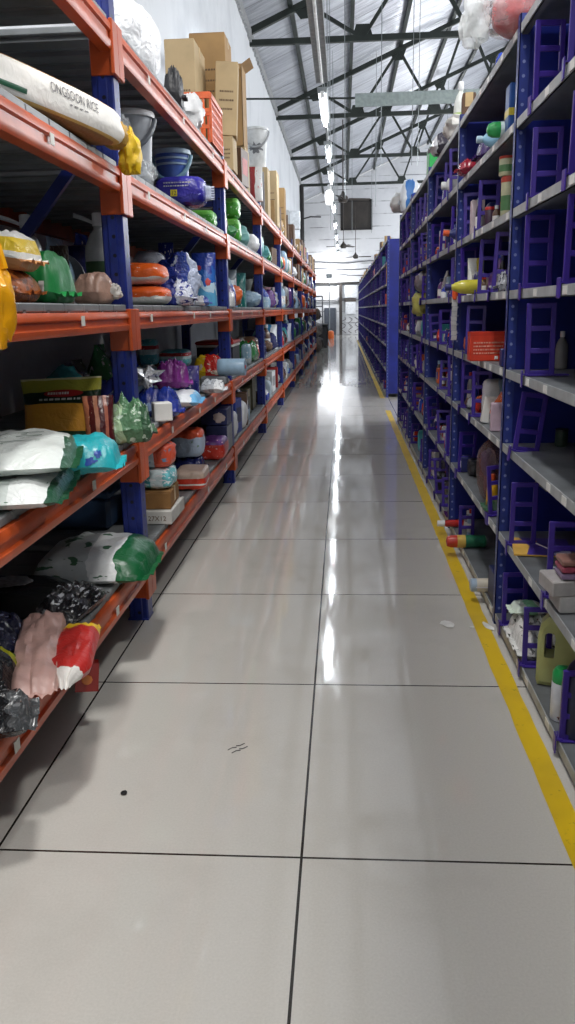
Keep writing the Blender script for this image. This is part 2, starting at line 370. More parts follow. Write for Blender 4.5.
# fans
FAN = flat((66, 60, 56), 0.5)
def fan(x, y, z, a0, label, ph=0):
    t = thing('ceiling_fan', label, 'fan', (x, y, z), (0, 0, a0), 'ceiling fans')
    MB().lathe([(0, -.1), (.1, -.09), (.15, -.02), (.13, .06), (.06, .12), (.03, .2), (0, .2)], 18).obj('motor', FAN, t)
    MB().tube([(0, 0, .15), (0, 0, 6.3-z)], .016, 6).obj('downrod', FAN, t)
    for k in range(3):
        a = k*2*PI/3; M = Matrix.Rotation(a, 4, 'Z')
        mb = MB(); pts = []
        for i in range(7):
            rr = .16+.62*i/6; wd = .055+.03*math.sin(i/6*PI*.8); pts.append((rr, wd))
        v = []; 
        for rr, wd in pts: v += [(rr, -wd, .012), (rr, wd, -.022), (rr, -wd, .02), (rr, wd, -.014)]
        f = []
        for i in range(6):
            b = i*4
            f += [(b, b+4, b+5, b+1), (b+2, b+3, b+7, b+6), (b, b+2, b+6, b+4), (b+1, b+5, b+7, b+3)]
        f += [(0, 1, 3, 2), (24, 26, 27, 25)]
        mb.add(v, f).xf(M).obj('blade', FAN, t)
p = onp(343, 199, 2, 4.3); fan(p.x, p.y, 4.3, .35, 'dark ceiling fan hanging nearest, in front of the dark wall window')
p = onp(343, 247, 2, 4.0); fan(.0, 38, 4.1, .9, 'dark ceiling fan hanging below the dark wall window')
fan(.6, 42.5, 3.9, .1, 'small far dark ceiling fan right above the lit back doorway')

# ---------------------------------------------------------------- back end of hall
DK = flat((38, 36, 36), 0.7)
o = struct('window_1', MB().box(-.05, 1.44, Y1-.06, Y1-.03, 5.5, 6.86), flat((52, 46, 42), 0.35, vary=.25, scale=2))
mb = MB()
for a in ((-.15, -.03, 5.42, 6.93), (1.41, 1.52, 5.42, 6.93), (-.15, 1.52, 5.42, 5.53), (-.15, 1.52, 6.82, 6.93)): mb.box(a[0], a[1], Y1-.14, Y1-.02, a[2], a[3])
f = mb.obj('window_frame', DK, o, smooth=False)
struct('door_1', MB().box(-1.05, -.42, Y1-.09, Y1-.02, 0, 1.45), flat((74, 80, 92), 0.5))
struct('trim_2', MB().box(-1.7, 1.2, Y1-.2, Y1-.04, 2.68, 2.78), DK)
struct('trim_3', MB().box(-1.7, 1.2, Y1-.14, Y1-.06, 1.27+.55, 1.32+.55), flat((90, 92, 96)))
struct('trim_4', MB().box(-.24, -.08, Y1-.3, Y1-.14, 0, 2.7), flat((52, 46, 44), .6))
def simple(name, mb, mat, label, cat, smooth=True, loc=None, rot=None, group=None):
    return tag(mb.obj(name, mat, loc=loc, rot=rot, smooth=smooth), label, cat, group)
simple('wall_panel', MB().box(-.35, .75, Y1-.16, Y1-.1, 1.95, 2.62, .02), flat((214, 218, 224), .5), 'white panel fixed high on back wall beside the dark post', 'panel')
t = thing('notice_board', 'white square notice board on back wall right of the dark post', 'board', (.35, Y1-.05, 0))
MB().box(-.28, .3, -.04, 0, 1.1, 1.75, .01).obj('board', flat((226, 230, 236), .5), t)
MB().box(-.3, .32, -.03, 0, 1.76, 1.92).obj('top_rail', flat((120, 96, 80), .6), t)
for k, (z0, x0) in enumerate(((3.15, -1.6), (3.45, -1.7), (3.8, -1.65))):
    mb = MB().tube([(x0+j*.5, Y1-.06, z0+.05*math.sin(j*.9+k)) for j in range(9)], .025, 6)
    simple('wall_cable', mb, flat((92, 94, 100)), ['lowest dark cable strung across the back wall', 'middle dark cable strung across the back wall', 'topmost dark cable strung across the back wall'][k], 'cable')
for k in range(3):
    pts = [(-.0+.36*k+.13*math.cos(a*1.7+k), Y1-.04, .1+.105*a) for a in range(9)]
    simple('loose_cable', MB().tube(pts, .018, 6), flat((70, 68, 72)), ['tangled cable hanging low on back wall, left one', 'tangled cable hanging low on back wall, middle one', 'tangled cable hanging low on back wall, right one'][k], 'cable')
p = onp(325, 346, 2, 0)
t = thing('waste_bin', 'black upright bin on the floor at far end of the orange rack', 'bin', (-.83, 31, 0))
MB().box(-.24, .24, -.25, .25, 0, .78, .04).obj('body', flat((44, 42, 44), .5), t)
MB().box(-.26, .26, -.27, .27, .78, .86, .03).obj('lid', flat((36, 35, 37), .5), t)
t = thing('orange_drum', 'small orange can on the floor before the back wall', 'can', (-.62, 40, 0))
MB().lathe([(.0, 0), (.14, 0), (.15, .02), (.15, .3), (.11, .36), (.05, .38), (0, .38)], 14).obj('body', flat((232, 110, 36), .4), t)
MB().tube([(-.1, 0, .36), (-.05, 0, .46), (.05, 0, .46), (.1, 0, .36)], .015, 6).obj('handle', flat((60, 50, 40)), t)
t = thing('step_ladder', 'pale leaning ladder behind the black bin at far end', 'ladder', (-.85, 34.0, 0))
for s_ in (-1, 1): MB().bar((-.45, s_*.22, 1.75), (.28, s_*.22, 0), .045, .03).obj('rail', flat((196, 198, 202), .4), t, smooth=False)
for k in range(6):
    q = (k+.7)/7; MB().bar((-.45+.73*q, -.22, 1.75*(1-q)), (-.45+.73*q, .22, 1.75*(1-q)), .04, .025).obj('rung', flat((196, 198, 202), .4), t, smooth=False)
t = thing('weighing_screen', 'white wall monitor on an arm above far end of the orange rack', 'monitor', (XW, 18.9, 2.9))
MB().box(0.7, .95, -.06, .06, .2, .6, .02).obj('screen', flat((230, 234, 238), .3), t)
MB().box(0.45, .7, -.1, .1, .25, .62, .02).obj('body', flat((190, 192, 194), .4), t)
MB().tube([(0, 0, .3), (.5, 0, .35)], .03, 8).obj('arm', DK, t)
simple('wall_pipe', MB().tube([(XW+.1, 37.4, 7.0-.4), (XW+.1, 37.4, 3.4), (XW+.25, 37.4, 3.0), (XW+.25, 37.4, 1.5)], .09, 8), DK, 'black downpipe at the far end of white left wall', 'pipe')
simple('wall_bracket', MB().tube([(XW, 36.5, 5.1), (XW+.5, 36.5, 5.22), (XW+.95, 36.5, 5.2)], .03, 6), DK, 'thin dark bracket arm sticking out of far left wall', 'bracket')
for n_, (x, y) in enumerate(((-1.35, 42.0), (-1.4, 43.5))):
    t = thing('equipment_stand', ['grey shelf unit with small machines, nearer one by back wall', 'grey shelf unit with small machines, farther one by back wall'][n_], 'stand', (x, y, 0))
    for z in (1.0, 1.5, 2.0): MB().box(-.3, .3, -.2, .2, z, z+.05).obj('shelf', flat((86, 88, 94)), t, smooth=False)
    for a in (-1, 1):
        for b in (-1, 1): MB().box(a*.29-.02, a*.29+.02, b*.19-.02, b*.19+.02, 0, 2.0).obj('post', flat((86, 88, 94)), t, smooth=False)
# ---------------------------------------------------------------- orange pallet racking
ORANGE = flat((206, 88, 38), 0.36, vary=0.16, scale=5)
BLUE = flat((30, 46, 128), 0.36, vary=0.15, scale=6)
DECKM = flat((140, 144, 146), 0.5, 0.25, vary=0.16, scale=5)
LABELM = flat((214, 214, 206), 0.6, vary=0.05)
def perf(name, c, step_z, lat, hole_r, dark=(10, 12, 30)):
    m, N, L, B = nodes_of(name)
    tc = N.new('ShaderNodeTexCoord'); s = N.new('ShaderNodeSeparateXYZ'); L.new(tc.outputs['Object'], s.inputs[0])
    d1 = mth(N, L, 'MULTIPLY', mth(N, L, 'SUBTRACT', mth(N, L, 'FRACT', mth(N, L, 'DIVIDE', s.outputs[2], step_z)), .5), step_z)
    la = mth(N, L, 'ABSOLUTE', mth(N, L, 'ADD', s.outputs[0], s.outputs[1])) 
    d2 = mth(N, L, 'SUBTRACT', la, lat)
    dd = mth(N, L, 'SQRT', mth(N, L, 'ADD', mth(N, L, 'POWER', d1, 2.0), mth(N, L, 'POWER', d2, 2.0)))
    h = mth(N, L, 'LESS_THAN', dd, hole_r)
    nz = noi(N, L, 18, tc.outputs['Object'], 4)
    col = mixc(N, L, step(N, L, nz, .4, .7), lin(c), tuple(v*.7 for v in lin(c)[:3])+(1,))
    L.new(mixc(N, L, h, col, lin(dark)), B.inputs['Base Color']); B.inputs['Roughness'].default_value = .36
    return m
POSTM = perf('upright_paint', (30, 46, 128), .075, .045, .008)
TIER = [(.195, .30, .33), (.738, .828, .858), (1.31, 1.385, 1.415), (1.857, 1.945, 1.975), (2.375, 2.475, 2.505)]
DECK = {i+1: t[2] for i, t in enumerate(TIER)}
PY = [0.5, 3.505, 6.55, 9.35, 12.15, 15.05, 18.1, 21.1, 24.1, 27.1]
XF = -0.90; XB = -1.84
rack = thing('pallet_rack', 'long orange and blue pallet rack loaded with goods along the left wall', 'rack', (0, 0, 0))
def beam_profile(z0, z1, s_=1, x=XF):
    h = z1-z0
    P = [(-.045, 0), (.0, 0), (.006, .012), (.006, h*.30), (-.004, h*.36), (-.004, h*.62), (.006, h*.68), (.006, h-.012), (0, h), (-.03, h), (-.03, h+.0), (-.045, h)]
    return [(x+s_*a, z0+b) for a, b in P]
for i, y in enumerate(PY):
    for xa in (XF-.095, XB):
        p = thing_ = MB()
        # C-shaped upright with the open side towards the rack depth
        sgn = 1 if xa > -1.2 else -1
        p.box(-.045, .045, -.045, .045, 0, 2.6, .006)
        p.box(-.02, .02, -.05, .05, .0, 2.58, .004)
        o = p.obj('upright', POSTM, rack, loc=(xa+.045, y, 0))
        MB().box(-.05, .046, -.048, .048, 0, .008).obj('foot_plate', BLUE, o)
    mb = MB()
    zs = [(.15, XF-.06, XB+.06), (.9, XB+.06, XF-.06), (1.25, XF-.06, XB+.06), (2.15, XB+.06, XF-.06)]
    pts = [(XF-.06, .25), (XB+.06, .95), (XF-.06, .95), (XB+.06, 1.3), (XF-.06, 2.12), (XB+.06, 2.12)]
    mb.bar((XF-.06, y, .22), (XB+.06, y, .30), .03, .04)
    mb.bar((XB+.06, y, .45), (XF-.06, y, 1.02+.1), .03, .045)
    mb.bar((XB+.06, y, 1.2), (XF-.06, y, 2.14), .03, .045)
    mb.bar((XB+.06, y, 2.18), (XF-.06, y, 2.18), .03, .04)
    mb.obj('frame_brace', BLUE, rack, smooth=False)
rnd = random.Random(11)
for b in range(len(PY)-1):
    ya, yb = PY[b]+.05, PY[b+1]-.05
    for ti, (z0, z1, zd) in enumerate(TIER):
        bo = MB().prism(beam_profile(z0, z1), ya, yb).obj('beam', ORANGE, rack)
        for yy in ((ya-.05, yb+.05) if b else (yb+.05,)):
            e = -1 if yy > yb else 1
            mb = MB(); zt, zb_ = z1+.012, z0-.085
            mb.box(XF-.004, XF+.012, yy, yy+e*.075, zb_, zt, .003)
            mb.box(XF-.09, XF+.010, yy+e*.046, yy+e*.056, zb_, zt, .003)
            mb.obj('beam_connector', ORANGE, bo)
        if b < 3:
            for k in range(3):
                yl = ya+.25+(yb-ya-.4)*(k+rnd.random()*.6)/3
                MB().box(XF+.006, XF+.0085, yl, yl+.034, z0+.03, z0+.064).obj('price_label', LABELM, bo, smooth=False)
        if b < 3: MB().prism([(XB+.045, z0), (XB, z0), (XB, z1), (XB+.045, z1)], ya, yb).obj('beam', ORANGE, rack, smooth=False)
        mb = MB(); n = int(round((yb-ya)/.2))
        for k in range(n):
            a = ya+(yb-ya)*k/n; c = ya+(yb-ya)*(k+1)/n
            mb.box(XB+.01, XF-.012, a+.003, c-.003, zd-.028, zd, .004)
            mb.box(XB+.01, XF-.012, a+.03, a+.05, zd-.045, zd-.02)
        mb.obj('deck_panel', DECKM, rack, smooth=False)
# ---------------------------------------------------------------- blue shelving
SBLUE = flat((22, 36, 132), 0.4, vary=0.15, scale=5)
ANGLE = perf('slotted_angle_paint', (44, 58, 132), .05, .02, .006, (120, 130, 176))
SHELFM = flat((116, 120, 124), 0.5, 0.2, vary=0.2, scale=6)
EDGEM = flat((176, 180, 182), 0.5, 0.1, vary=0.15, scale=9)
TAGM = flat((226, 226, 222), .6, vary=0.05)
SZ = {'G': .052, 'F': .43, 'E': .815, 'D': 1.122, 'C': 1.436, 'B': 1.746, 'A': 2.07, 'T': 2.40}
SH = 'GFEDCBAT'
XR = 0.665; XRB = 1.12
def shelving(name, label, posts, near):
    t = thing(name, label, 'shelving', (0, 0, 0))
    for i, y in enumerate(posts):
        MB().box(0, .04, 0, .004, 0, 2.44).box(0, .004, 0, .04, 0, 2.44).obj('post', ANGLE, t, loc=(XR, y, 0), smooth=False)
        MB().box(-.04, 0, 0, .004, 0, 2.44).box(-.004, 0, 0, .04, 0, 2.44).obj('post', ANGLE, t, loc=(XRB, y, 0), smooth=False)
        MB().box(XR+.03, XRB-.02, y+.006, y+.010, .06, 2.40).obj('side_panel', SBLUE, t, smooth=False)
    for i in range(len(posts)-1):
        ya, yb = posts[i]+.012, posts[i+1]-.002
        MB().box(XRB-.012, XRB-.006, ya, yb, .06, 2.40).obj('back_panel', SBLUE, t, smooth=False)
        for c in SH:
            z = SZ[c]
            so = MB().box(XR+.006, XRB-.012, ya, yb, z-.004, z).box(XR+.006, XR+.009, ya, yb, z-.034, z).box(XR+.006, XR+.03, ya, yb, z-.034, z-.031).obj('shelf', SHELFM, t, smooth=False)
            MB().box(XR+.001, XR+.0055, ya+.035, yb-.01, z-.031, z+.002).obj('label_strip', EDGEM, so, smooth=False)
            if near and i < 3:
                mb = MB(); y = ya+.06; k = 0
                while y < yb-.1 and k < 5:
                    MB().box(XR-.0012, XR+.0008, y, y+.05, z-.028, z-.002).obj('price_tag', TAGM, so, smooth=False)
                    y += rnd.uniform(.12, .42); k += 1
P1 = [0.08, 1.76, 3.44, 5.07, 6.83, 8.47, 10.15]
P2 = [13.0+2.5*k for k in range(11)]
shelving('steel_shelving', 'nearer run of blue steel shelving crowded with small goods beside yellow line', P1, True)
shelving('steel_shelving', 'farther run of blue steel shelving beyond the cross aisle', P2, False)
#ITEMS

# ---------------------------------------------------------------- goods: shape builders (base at z=0, front faces -y)
def N3(x, y, z): return noise.noise(Vector((x, y, z)))
def pillow(w, d, h, seed=0, crumple=.12, slump=.58, ears=.02, tie=False):
    """filled flat bag lying down; seals at both x ends (tie: one end gathered)"""
    nu, nv = 26, 16; mb = MB(); S = seed*7.31
    def P(u, v, side):
        t = max(0, 1-abs(u)**4)**.5*max(0, 1-abs(v)**4)**.5
        pinch = 1-.12*abs(u)**4
        if tie and u > .45: q = (u-.45)/.55; pinch *= 1-.72*q*q*(3-2*q); t *= (1-.45*q)
        x = u*w/2*(1-.05*abs(v)**3)+crumple*.12*h*N3(v*3, S, u*2); y = v*d/2*pinch
        wr = crumple*h*(N3(u*2.6+S, v*2.6, side*3)+.6*N3(u*6, v*6+S, side)+.5*math.sin(v*16+4*N3(u*2, S, 1))*abs(u)**3*.6)
        z = (h*slump*t if side > 0 else -h*(1-slump)*t) + wr*min(1, t*1.4+.12)*(1 if side > 0 else .25)
        z += (.05*h*math.sin(v*9+S)*abs(u)**6) - .25*h*(1-slump)*(abs(u)**4)
        return (x, y, z)
    for side in (1, -1):
        v = [P(-1+2*i/nu, -1+2*j/nv, side) for i in range(nu+1) for j in range(nv+1)]
        f = []
        for i in range(nu):
            for j in range(nv):
                a = i*(nv+1)+j; q = (a, a+nv+1, a+nv+2, a+1); f.append(q if side > 0 else tuple(reversed(q)))
        mb.add(v, f)
    if ears:
        for e in (-1, 1):
            if tie and e > 0: continue
            a = [P(e, -1+2*j/nv, 1) for j in range(nv+1)]
            b = [(p[0]+e*ears, p[1]*1.02, p[2]+.006*math.sin(j*2.1+S)) for j, p in enumerate(a)]
            n = nv+1
            mb.add(a+b, [(j, j+1, n+j+1, n+j) for j in range(nv)])
    lo = -h*(1-slump)*.92; mb.v = [(x, y, max(z, lo)-lo) for x, y, z in mb.v]
    return mb
def standing(w, d, h, seed=0, crumple=.1, bulge=.35, top=.02):
    """stand-up pouch: box foot, flat sealed top"""
    n, m_ = 18, 36; mb = MB(); S = seed*5.17; v = []
    for i in range(n+1):
        q = i/n; dy = max(d/2*(1-q**2.4)*(1+bulge*math.sin(q*PI*.9)*.4), .0025); wx = w/2*(1-.05*math.sin(q*PI)+.02*q)
        ex = 3.5-1.6*min(1, q*1.5)
        for k in range(m_):
            a = 2*PI*k/m_; ca, sa = math.cos(a), math.sin(a)
            x = wx*math.copysign(abs(ca)**(2/ex), ca); y = dy*math.copysign(abs(sa)**(2/ex), sa)
            nz = crumple*(.10*w)*(N3(x*9+S, y*9, q*h*9)+.6*N3(x*22, S, q*h*20))*(1-.6*(q > .93))
            if i == 0: nz = 0
            yy = y+nz*(1 if abs(sa) > .2 else .3)+crumple*.05*w*math.sin(x/w*9+S)*q**4
            v.append((x+nz*.3, yy, q*h+ (crumple*.05*h*N3(x*6, S, 2)*q)))
    f = [tuple(reversed(range(m_)))]
    for i in range(n):
        for k in range(m_): f.append((i*m_+k, i*m_+(k+1) % m_, (i+1)*m_+(k+1) % m_, (i+1)*m_+k))
    f.append(tuple(n*m_+k for k in range(m_)))
    return mb.add(v, f)
def softbrick(w, d, h, seed=0, e=5.0, crumple=.06, bulge=.05):
    n = 10; mb = MB(); S = seed*3.77; idx = {}; v = []; f = []
    def vert(p):
        k = tuple(round(c, 4) for c in p)
        if k not in idx:
            x, y, z = p; s_ = (abs(x)**e+abs(y)**e+abs(z)**e)**(1/e); x, y, z = x/s_, y/s_, z/s_
            nz = crumple*(N3(x*1.8+S, y*1.8, z*1.8)+.6*N3(x*4.5, y*4.5+S, z*4.5)); b = 1+nz+bulge*math.cos(z*1.4)
            idx[k] = len(v); v.append((x*w/2*b, y*d/2*b, max(0, h/2+z*h/2*(1+nz*.8))))
        return idx[k]
    for ax in range(3):
        for sg in (-1, 1):
            for i in range(n):
                for j in range(n):
                    q = []
                    for a, b in ((i, j), (i+1, j), (i+1, j+1), (i, j+1)):
                        c = [0, 0, 0]; c[ax] = sg; c[(ax+1) % 3] = -1+2*a/n; c[(ax+2) % 3] = -1+2*b/n; q.append(vert(c))
                    f.append(tuple(q if sg > 0 else reversed(q)))
    return mb.add(v, f)
def blob(w, d, h, seed=0, crumple=.28, knot=False):
    n, m_ = 18, 26; mb = MB(); S = seed*2.93; v = []
    for i in range(n+1):
        th = PI*i/n; z = -math.cos(th); r = max(.02, math.sin(th))**.75
        if knot and z > .55: r *= 1-.8*((z-.55)/.45)**.6
        for k in range(m_):
            a = 2*PI*k/m_; x, y = r*math.cos(a), r*math.sin(a)
            nz = 1+crumple*(N3(x*1.7+S, y*1.7, z*1.7)+.7*abs(N3(x*4, y*4+S, z*4))+.3*N3(x*9, y*9, z*9+S))
            v.append((x*w/2*nz, y*d/2*nz, max(0, h*.5+z*h*.5*nz)))
    f = []
    for i in range(n):
        for k in range(m_): f.append((i*m_+k, i*m_+(k+1) % m_, (i+1)*m_+(k+1) % m_, (i+1)*m_+k))
    f.append(tuple(reversed(range(m_)))); f.append(tuple(n*m_+k for k in range(m_)))
    return mb.add(v, f)
KRAFT = flat((176, 140, 92), .75, vary=.1, scale=5); KRAFT2 = flat((196, 172, 132), .75, vary=.08, scale=5); TAPE = flat((206, 178, 128), .3)
INK = flat((110, 88, 64), .7); OFFW = flat((226, 226, 222), .5, vary=.05)
def marks(w, h, seed, n=3, y=0.0, x0=None, z0=None):
    """small printed marks on a front face"""
    r = random.Random(seed); mb = MB()
    for i in range(n):
        zz = (z0 if z0 is not None else h*.35)+i*h*.12
        x = -w*.3 if x0 is None else x0
        while x < w*.28:
            l = r.uniform(.02, .07)*w; mb.box(x, x+l, y-.0012, y+.0005, zz, zz+min(.014, h*.05)); x += l+w*.02
    return mb
def carton(w, d, h, seed=0, mat=None, opened=False, ink=True):
    mat = mat or KRAFT; out = []
    if opened:
        t = .006; mb = MB().box(-w/2, w/2, -d/2, d/2, 0, t).box(-w/2, w/2, -d/2, -d/2+t, 0, h).box(-w/2, w/2, d/2-t, d/2, 0, h).box(-w/2, -w/2+t, -d/2, d/2, 0, h).box(w/2-t, w/2, -d/2, d/2, 0, h)
        out.append(('body', mb, mat, False))
        out.append(('flap', MB().bar((0, -d/2, h), (0, -d/2-.09, h-.07), w*.96, .005), mat, False))
        out.append(('flap', MB().bar((w/2, 0, h), (w/2+.08, 0, h+.05), d*.96, .005, (0, 0, 1)), mat, False))
        out.append(('flap', MB().bar((0, d/2, h), (0, d/2+.05, h+.1), w*.96, .005), mat, False))
    else:
        out.append(('body', MB().box(-w/2, w/2, -d/2, d/2, 0, h, .004), mat, False))
        out.append(('flap', MB().box(-w/2+.003, w/2-.003, -d/2+.002, -.0015, h, h+.003), mat, False))
        out.append(('flap', MB().box(-w/2+.003, w/2-.003, .0015, d/2-.002, h, h+.003), mat, False))
        out.append(('tape', MB().box(-w/2-.001, w/2+.001, -.022, .022, h+.003, h+.0045).box(w/2, w/2+.0012, -.022, .022, h-.07, h+.003), TAPE, False))
    if ink: out.append(('lettering', marks(w, h, seed, 3, -d/2), INK, False))
    return out
def bottle(r, h, body, cap, label=None, seed=0, neck=.32, flatk=.75, caph=.13):
    hb = h*(1-caph); rn = r*neck
    prof = [(r*.86, 0), (r, h*.02), (r*1.0, hb*.62), (r*.93, hb*.74), (r*.62, hb*.88), (rn, hb*.95), (rn, hb)]
    out = [('body', MB().lathe(prof, 20, 1, flatk), body, True), ('cap', MB().lathe([(rn*1.22, hb-.004), (rn*1.25, hb+h*.02), (rn*1.2, h*.99), (rn*1.0, h), (0, h)], 16), cap, True)]
    if label: out.append(('label', MB().lathe([(r*1.006, hb*.16), (r*1.012, hb*.17), (r*1.012, hb*.54), (r*1.006, hb*.55)], 20, 1, flatk), label, True))
    return out
def can(r, h, body, lid, rim=None):
    return [('body', MB().lathe([(r*.95, 0), (r, .006), (r, h*.86), (r*.97, h*.88)], 20), body, True), ('lid', MB().lathe([(r*1.03, h*.86), (r*1.04, h*.97), (r*.98, h), (0, h)], 20), lid, True)]
def canister(r, h, body, cap):
    """aerosol with a domed cap"""
    return [('body', MB().lathe([(r*.95, 0), (r, .005), (r, h*.70), (r*.9, h*.74)], 18), body, True), ('cap', MB().lathe([(r*.96, h*.71), (r*1.0, h*.73), (r*.97, h*.88), (r*.72, h*.97), (r*.3, h), (0, h)], 18), cap, True)]
def trigger(r, h, body, head, seed=0):
    out = [('body', MB().lathe([(r*.9, 0), (r, .008), (r, h*.5), (r*.7, h*.66), (r*.35, h*.74), (r*.3, h*.8)], 18, 1, .65), body, True)]
    mb = MB().box(-r*1.2, r*.7, -.012, .012, h*.86, h, .008).lathe([(r*.36, h*.76), (r*.36, h*.87), (0, h*.87)], 12); out.append(('spray_head', mb, head, True))
    out.append(('trigger', MB().tube([(-r*.5, 0, h*.88), (-r*.8, 0, h*.78), (-r*.7, 0, h*.7)], .007, 6), head, True)); return out
def roll(r, l, body, core):
    M = Matrix.Rotation(PI/2, 4, 'Y') @ Matrix.Translation((0, 0, -l/2))
    T = Matrix.Translation((0, 0, r))
    return [('body', MB().lathe([(0, 0), (r*.96, 0), (r, .008), (r, l-.008), (r*.96, l), (0, l)], 24).xf(T @ M), body, True), ('end_mark', MB().lathe([(0, l), (r*.22, l), (r*.22, l+.003), (0, l+.003)], 16).xf(T @ M), core, True)]
def bucket(r, h, body, rim, handle, ribs=2, down=True, lid=None):
    prof = [(0, 0), (r*.74, 0), (r*.75, .01), (r*.97, h*.95), (r*.97, h), (r*.93, h), (r*.71, .02), (0, .02)]
    out = [('body', MB().lathe(prof, 28), body, True)]
    rm = MB().lathe([(r*.95, h-.022), (r*1.07, h-.022), (r*1.08, h-.002), (r*1.04, h+.006), (r*.94, h+.004)], 28); out.append(('rim', rm, rim, True))
    for i in range(ribs):
        z = h*(.88-.09*i); rr = r*(.75+.22*z/h); out.append(('rib', MB().lathe([(rr*.99, z-.012), (rr*1.05, z-.01), (rr*1.05, z), (rr*.99, z+.002)], 28), rim, True))
    pts = []
    for i in range(13):
        a = PI*i/12; x = r*1.09*math.cos(a); k = math.sin(a)
        pts.append((x, -r*1.09*k*(.95 if down else .5), h*.92-(h*.42*k if down else -h*.2*k)))
    out.append(('handle', MB().tube(pts, .013, 8), handle, True))
    if lid: out.append(('lid', MB().lathe([(0, h+.012), (r*1.05, h+.008), (r*1.06, h-.006), (r*1.0, h-.006)], 28), lid, True))
    return out
def crate(w, d, h, mat):
    t = .008; mb = MB().box(-w/2, w/2, -d/2, d/2, 0, t)
    for sx in (-1, 1):
        nx = max(4, int(d/.035))
        for k in range(nx+1): y = -d/2+d*k/nx; mb.box(sx*w/2-.005, sx*w/2+.005, y-.006, y+.006, 0, h)
        for k in range(7): z = h*k/6; mb.box(sx*w/2-.006, sx*w/2+.006, -d/2, d/2, max(0, z-.007), z+.007)
    for sy_ in (-1, 1):
        nx = max(4, int(w/.05))
        for k in range(nx+1): x = -w/2+w*k/nx; mb.box(x-.008, x+.008, sy_*d/2-.005, sy_*d/2+.005, 0, h)
        for k in range(4): z = h*k/3; mb.box(-w/2, w/2, sy_*d/2-.006, sy_*d/2+.006, max(0, z-.012), z+.012)
    return [('body', mb, mat, False), ('rim', MB().box(-w/2-.01, w/2+.01, -d/2-.01, -d/2+.01, h-.03, h).box(-w/2-.01, w/2+.01, d/2-.01, d/2+.01, h-.03, h).box(-w/2-.01, -w/2+.01, -d/2, d/2, h-.03, h).box(w/2-.01, w/2+.01, -d/2, d/2, h-.03, h), mat, False)]
def jerrycan(w, d, h, body, cap):
    """tall can with a hole handle, made as an extruded outline with a slot"""
    out = []
    o_ = [(-w*.5, .02), (-w*.46, 0), (w*.46, 0), (w*.5, .02), (w*.5, h*.66), (w*.4, h*.8), (w*.12, h*.92), (-w*.28, h*.94), (-w*.44, h*.84), (-w*.5, h*.66)]
    inn = [(-w*.34, h*.42), (-w*.31, h*.40), (-w*.13, h*.40), (-w*.1, h*.42), (-w*.1, h*.68), (-w*.12, h*.72), (-w*.15, h*.74), (-w*.27, h*.74), (-w*.32, h*.72), (-w*.34, h*.68)]
    mb = MB(); n = len(o_); ds = ((-d/2, .86), (-d/2*.72, 1), (d/2*.72, 1), (d/2, .86)); cx, cz = 0, h*.45
    v = []
    for y, k in ds:
        v += [(cx+(x-cx)*k, y, max(0, cz+(z-cz)*k)) for x, z in o_]
    for y in (-d/2, d/2): v += [(x, y, z) for x, z in inn]
    f = []
    for r in range(3):
        for i in range(n): j = (i+1) % n; f.append((r*n+i, r*n+j, (r+1)*n+j, (r+1)*n+i))
    # faces front/back as a ring between outline and slot (matched by angle)
    import math as _m
    def ring(off, base, flip):
        c = (-w*.22, h*.57); A = sorted(range(n), key=lambda i: _m.atan2(v[off+i][2]-c[1], v[off+i][0]-c[0])); Bq = sorted(range(n), key=lambda i: _m.atan2(v[base+i][2]-c[1], v[base+i][0]-c[0]))
        for q in range(n):
            a, b = A[q], A[(q+1) % n]; c_, d_ = Bq[q], Bq[(q+1) % n]
            t = (off+a, off+b, base+d_, base+c_); f.append(t if not flip else tuple(reversed(t)))
    ring(0, 4*n, False); ring(3*n, 5*n, True)
    for i in range(n): j = (i+1) % n; f.append((4*n+i, 4*n+j, 5*n+j, 5*n+i))
    mb.add(v, f); out.append(('body', mb, body, True))
    out.append(('cap', MB().lathe([(.022, 0), (.024, .004), (.024, .03), (.02, .034), (0, .034)], 14).xf(Matrix.Translation((w*.22, 0, h*.9))), cap, True))
    return out
def giftbag(w, d, h, mat, mat2):
    out = [('body', MB().add([(-w/2, -d/2, 0), (w/2, -d/2, 0), (w/2, d/2, 0), (-w/2, d/2, 0), (-w/2, -d/2, h), (w/2, -d/2, h), (w/2, d/2, h), (-w/2, d/2, h)], [(3, 2, 1, 0), (0, 1, 5, 4), (1, 2, 6, 5), (2, 3, 7, 6), (3, 0, 4, 7)]), mat, False)]
    out.append(('motif', MB().lathe([(0, 0), (w*.24, 0), (w*.2, .002), (0, .002)], 9).xf(Matrix.Translation((0, -d/2-.0005, h*.42)) @ Matrix.Rotation(PI/2, 4, 'X')), mat2, False))
    for s_ in (-1, 1): out.append(('handle', MB().tube([(-w*.25, s_*d/2, h), (-w*.2, s_*d*.3, h+.07), (0, s_*d*.1, h+.1), (w*.2, s_*d*.3, h+.07), (w*.25, s_*d/2, h)], .004, 6), mat, True))
    return out
def text_mb(txt, size, ext=.0008):
    cu = bpy.data.curves.new('lettering', 'FONT'); cu.body = txt; cu.size = size; cu.align_x = 'CENTER'; cu.extrude = ext; cu.resolution_u = 3
    o = bpy.data.objects.new('lettering', cu); C.objects.link(o); dg = bpy.context.evaluated_depsgraph_get()
    me = bpy.data.meshes.new_from_object(o.evaluated_get(dg)); mb = MB()
    mb.v = [tuple(q.co) for q in me.vertices]; mb.f = [tuple(p.vertices) for p in me.polygons]
    bpy.data.objects.remove(o); bpy.data.curves.remove(cu); bpy.data.meshes.remove(me)
    return mb.xf(Matrix.Rotation(PI/2, 4, 'X'))
